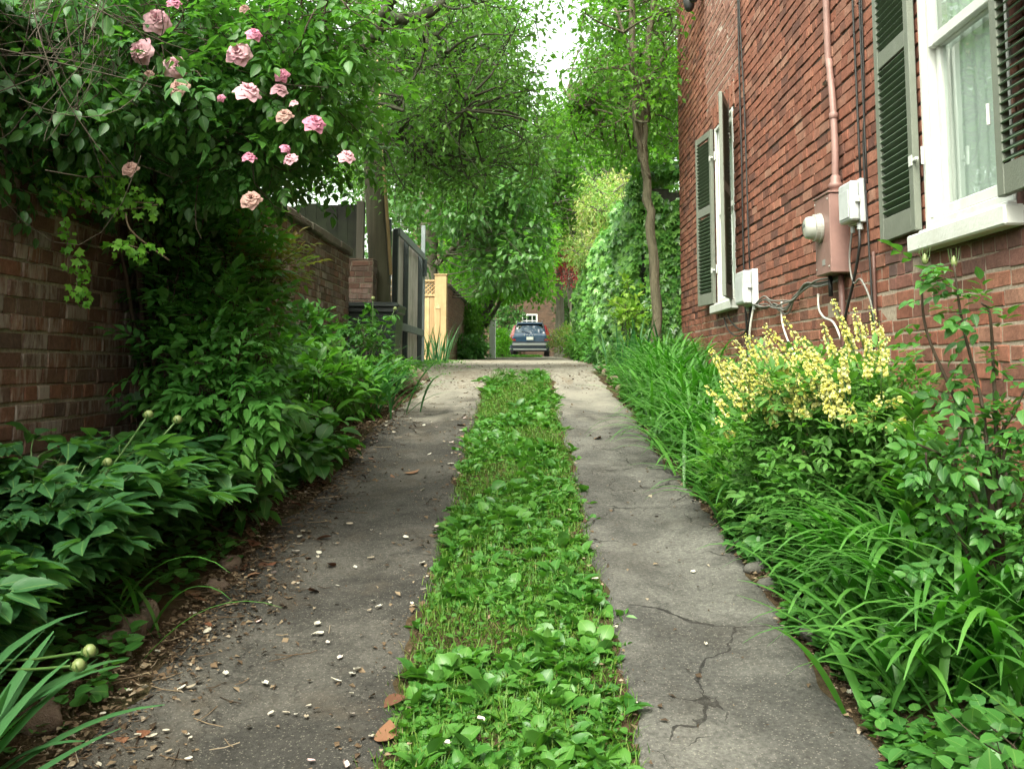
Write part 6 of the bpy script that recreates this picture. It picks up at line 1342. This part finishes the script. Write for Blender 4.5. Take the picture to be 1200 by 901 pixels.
k = 420; tx_ = -1.44 + np.abs(rg.normal(size=k)) * .25; ty = 2.2 + 8 * rg.random(k); ta_ = rg.random(k) * 3.14; tl = .02 + .05 * rg.random(k); tp = np.stack([np.stack([tx_ + np.cos(ta_) * tl * s, ty + np.sin(ta_) * tl * s, gz(tx_, ty) + .022 + .004 * s * s], -1) for s in (-1, 0, 1)], 1); mb.tubes(tp, np.full((k, 3), .0016), 4, rnd=rg.random(k)); tag(mb.build('leaf_litter', LIT), kind='stuff')
# dead leaves large enough to point at
m = Mat('dead_leaf'); a = m.attr(); oi = m.n('ShaderNodeObjectInfo').outputs['Random']; DEAD = m.done(m.pbr(m.ramp(oi, [(0, (0.10, 0.045, 0.026)), (.5, (0.21, 0.085, 0.045)), (1, (0.25, 0.15, 0.085))]), .6, m.bump(m.noise(60, 4, vec=m.coords()), .004), spec=.3))
def dead_mesh(s):
    rg = np.random.default_rng(s); b = MB(); tp = tmpl_leaf(((.12, .5), (.3, .9), (.5, 1), (.75, .8)), .25 + .08 * rg.random(), .14 * rg.normal(), .25 * rg.normal()); leaves(b, tp, [[-.0, -.5, .06]], [[0, 1, 0]], [[0, 0, 1.0]], 1.0, 1.0, rg); return b.mesh('dead_leaf', DEAD, True)
DM = [dead_mesh(s) for s in range(5)]
def dead(px, py, L, label, group=None):
    p = at_ground(px, py); o = bpy.data.objects.new('dead_leaf', DM[rg.integers(5)]); COL.objects.link(o); o.location = (p[0], p[1], p[2] + .020); o.scale = (L, L, L); o.rotation_euler = (rg.normal() * .12, rg.normal() * .12, rg.random() * 6.28); return tag(o, label, 'leaf', group)
dead(452, 869, .125, 'large reddish brown dead leaf on the dark track beside the grass, nearest the camera'); dead(462, 830, .09, 'curled brown dead leaf tucked against the grass strip edge'); dead(541, 500, .12, 'brown dead leaf on the far dark track at the grass edge'); dead(545, 515, .11, 'second brown dead leaf at the far grass edge'); dead(482, 558, .12, 'brown dead leaf alone in the middle of the dark track'); dead(700, 517, .10, 'small dark dead leaf on the grey track')
for i in range(46):
    y = 2.6 + 6.5 * rg.random(); x = -1.42 + abs(rg.normal()) * .2; o = bpy.data.objects.new('dead_leaf', DM[rg.integers(5)]); COL.objects.link(o); L = .04 + .05 * rg.random(); o.location = (x, y, float(gz(x, y)) + .022); o.scale = (L,) * 3; o.rotation_euler = (rg.normal() * .25, rg.normal() * .25, rg.random() * 6.28); tag(o, 'brown dead leaf lying in the litter along the left edge of the lane', 'leaf', 'dead leaves along the left lane edge')
# fallen petals
m = Mat('fallen_petal'); oi = m.n('ShaderNodeObjectInfo').outputs['Random']; PET = m.done(m.pbr(m.ramp(oi, [(0, (0.26, 0.21, 0.15)), (.3, (0.36, 0.33, 0.27)), (.8, (0.46, 0.44, 0.38)), (1, (0.44, 0.31, 0.31))]), .6, spec=.25))
def petal_mesh(s):
    rg = np.random.default_rng(s); nu, nv = 5, 5; u = np.linspace(-1, 1, nu)[:, None]; v = np.linspace(0, 1, nv)[None]; wd = .42 * np.sin(np.clip(.35 + v * 2.3, 0, 2.75)) ; x = wd * u; y = v - .5 + .08 * u * u * rg.normal(); z = .16 * u * u * (.5 + rg.random()) + .15 * (v - .5) ** 2 * 2 * (.3 + rg.random()) + 0 * x
    b = MB(); i = np.arange(nu - 1)[:, None] * nv + np.arange(nv - 1)[None]; b.add(np.stack([x, y + 0 * x, z], -1).reshape(-1, 3), [np.stack([i, i + 1, i + nv + 1, i + nv], -1).reshape(-1, 4)]); return b.mesh('fallen_petal', PET, True)
PM = [petal_mesh(s) for s in range(6)]
pts = [at_ground(a, b2)[:2] for a, b2 in ((697, 692), (722, 742), (827, 762), (748, 833), (563, 863), (522, 892), (862, 646), (812, 676), (917, 741), (996, 820), (120, 845), (150, 818), (128, 882), (108, 878), (178, 873), (226, 726), (375, 750), (349, 690), (398, 778), (362, 806), (213, 815), (264, 797), (222, 814), (160, 872), (197, 890), (167, 815))]
for i in range(120):
    y = 2.5 + 6.5 * rg.random(); x = -1.2 + .75 * rg.random() if rg.random() < .8 else -1.40 + .3 * rg.random(); pts.append((x, y))
for i in range(10): pts.append((-1.25 + .25 * rg.random(), 2.7 + .5 * rg.random()))
for x, y in pts:
    o = bpy.data.objects.new('fallen_petal', PM[rg.integers(6)]); COL.objects.link(o); L = .014 + .016 * rg.random()
    zz = .024 if not (-.4 < x < .28) else .05
    o.location = (x, y, float(gz(x, y)) + zz); o.scale = (L, L * (.8 + .6 * rg.random()), L); o.rotation_euler = (rg.normal() * .2, rg.normal() * .2, rg.random() * 6.28)
    tag(o, 'small white petal fallen on the lane', 'petal', 'white petals fallen on the lane')
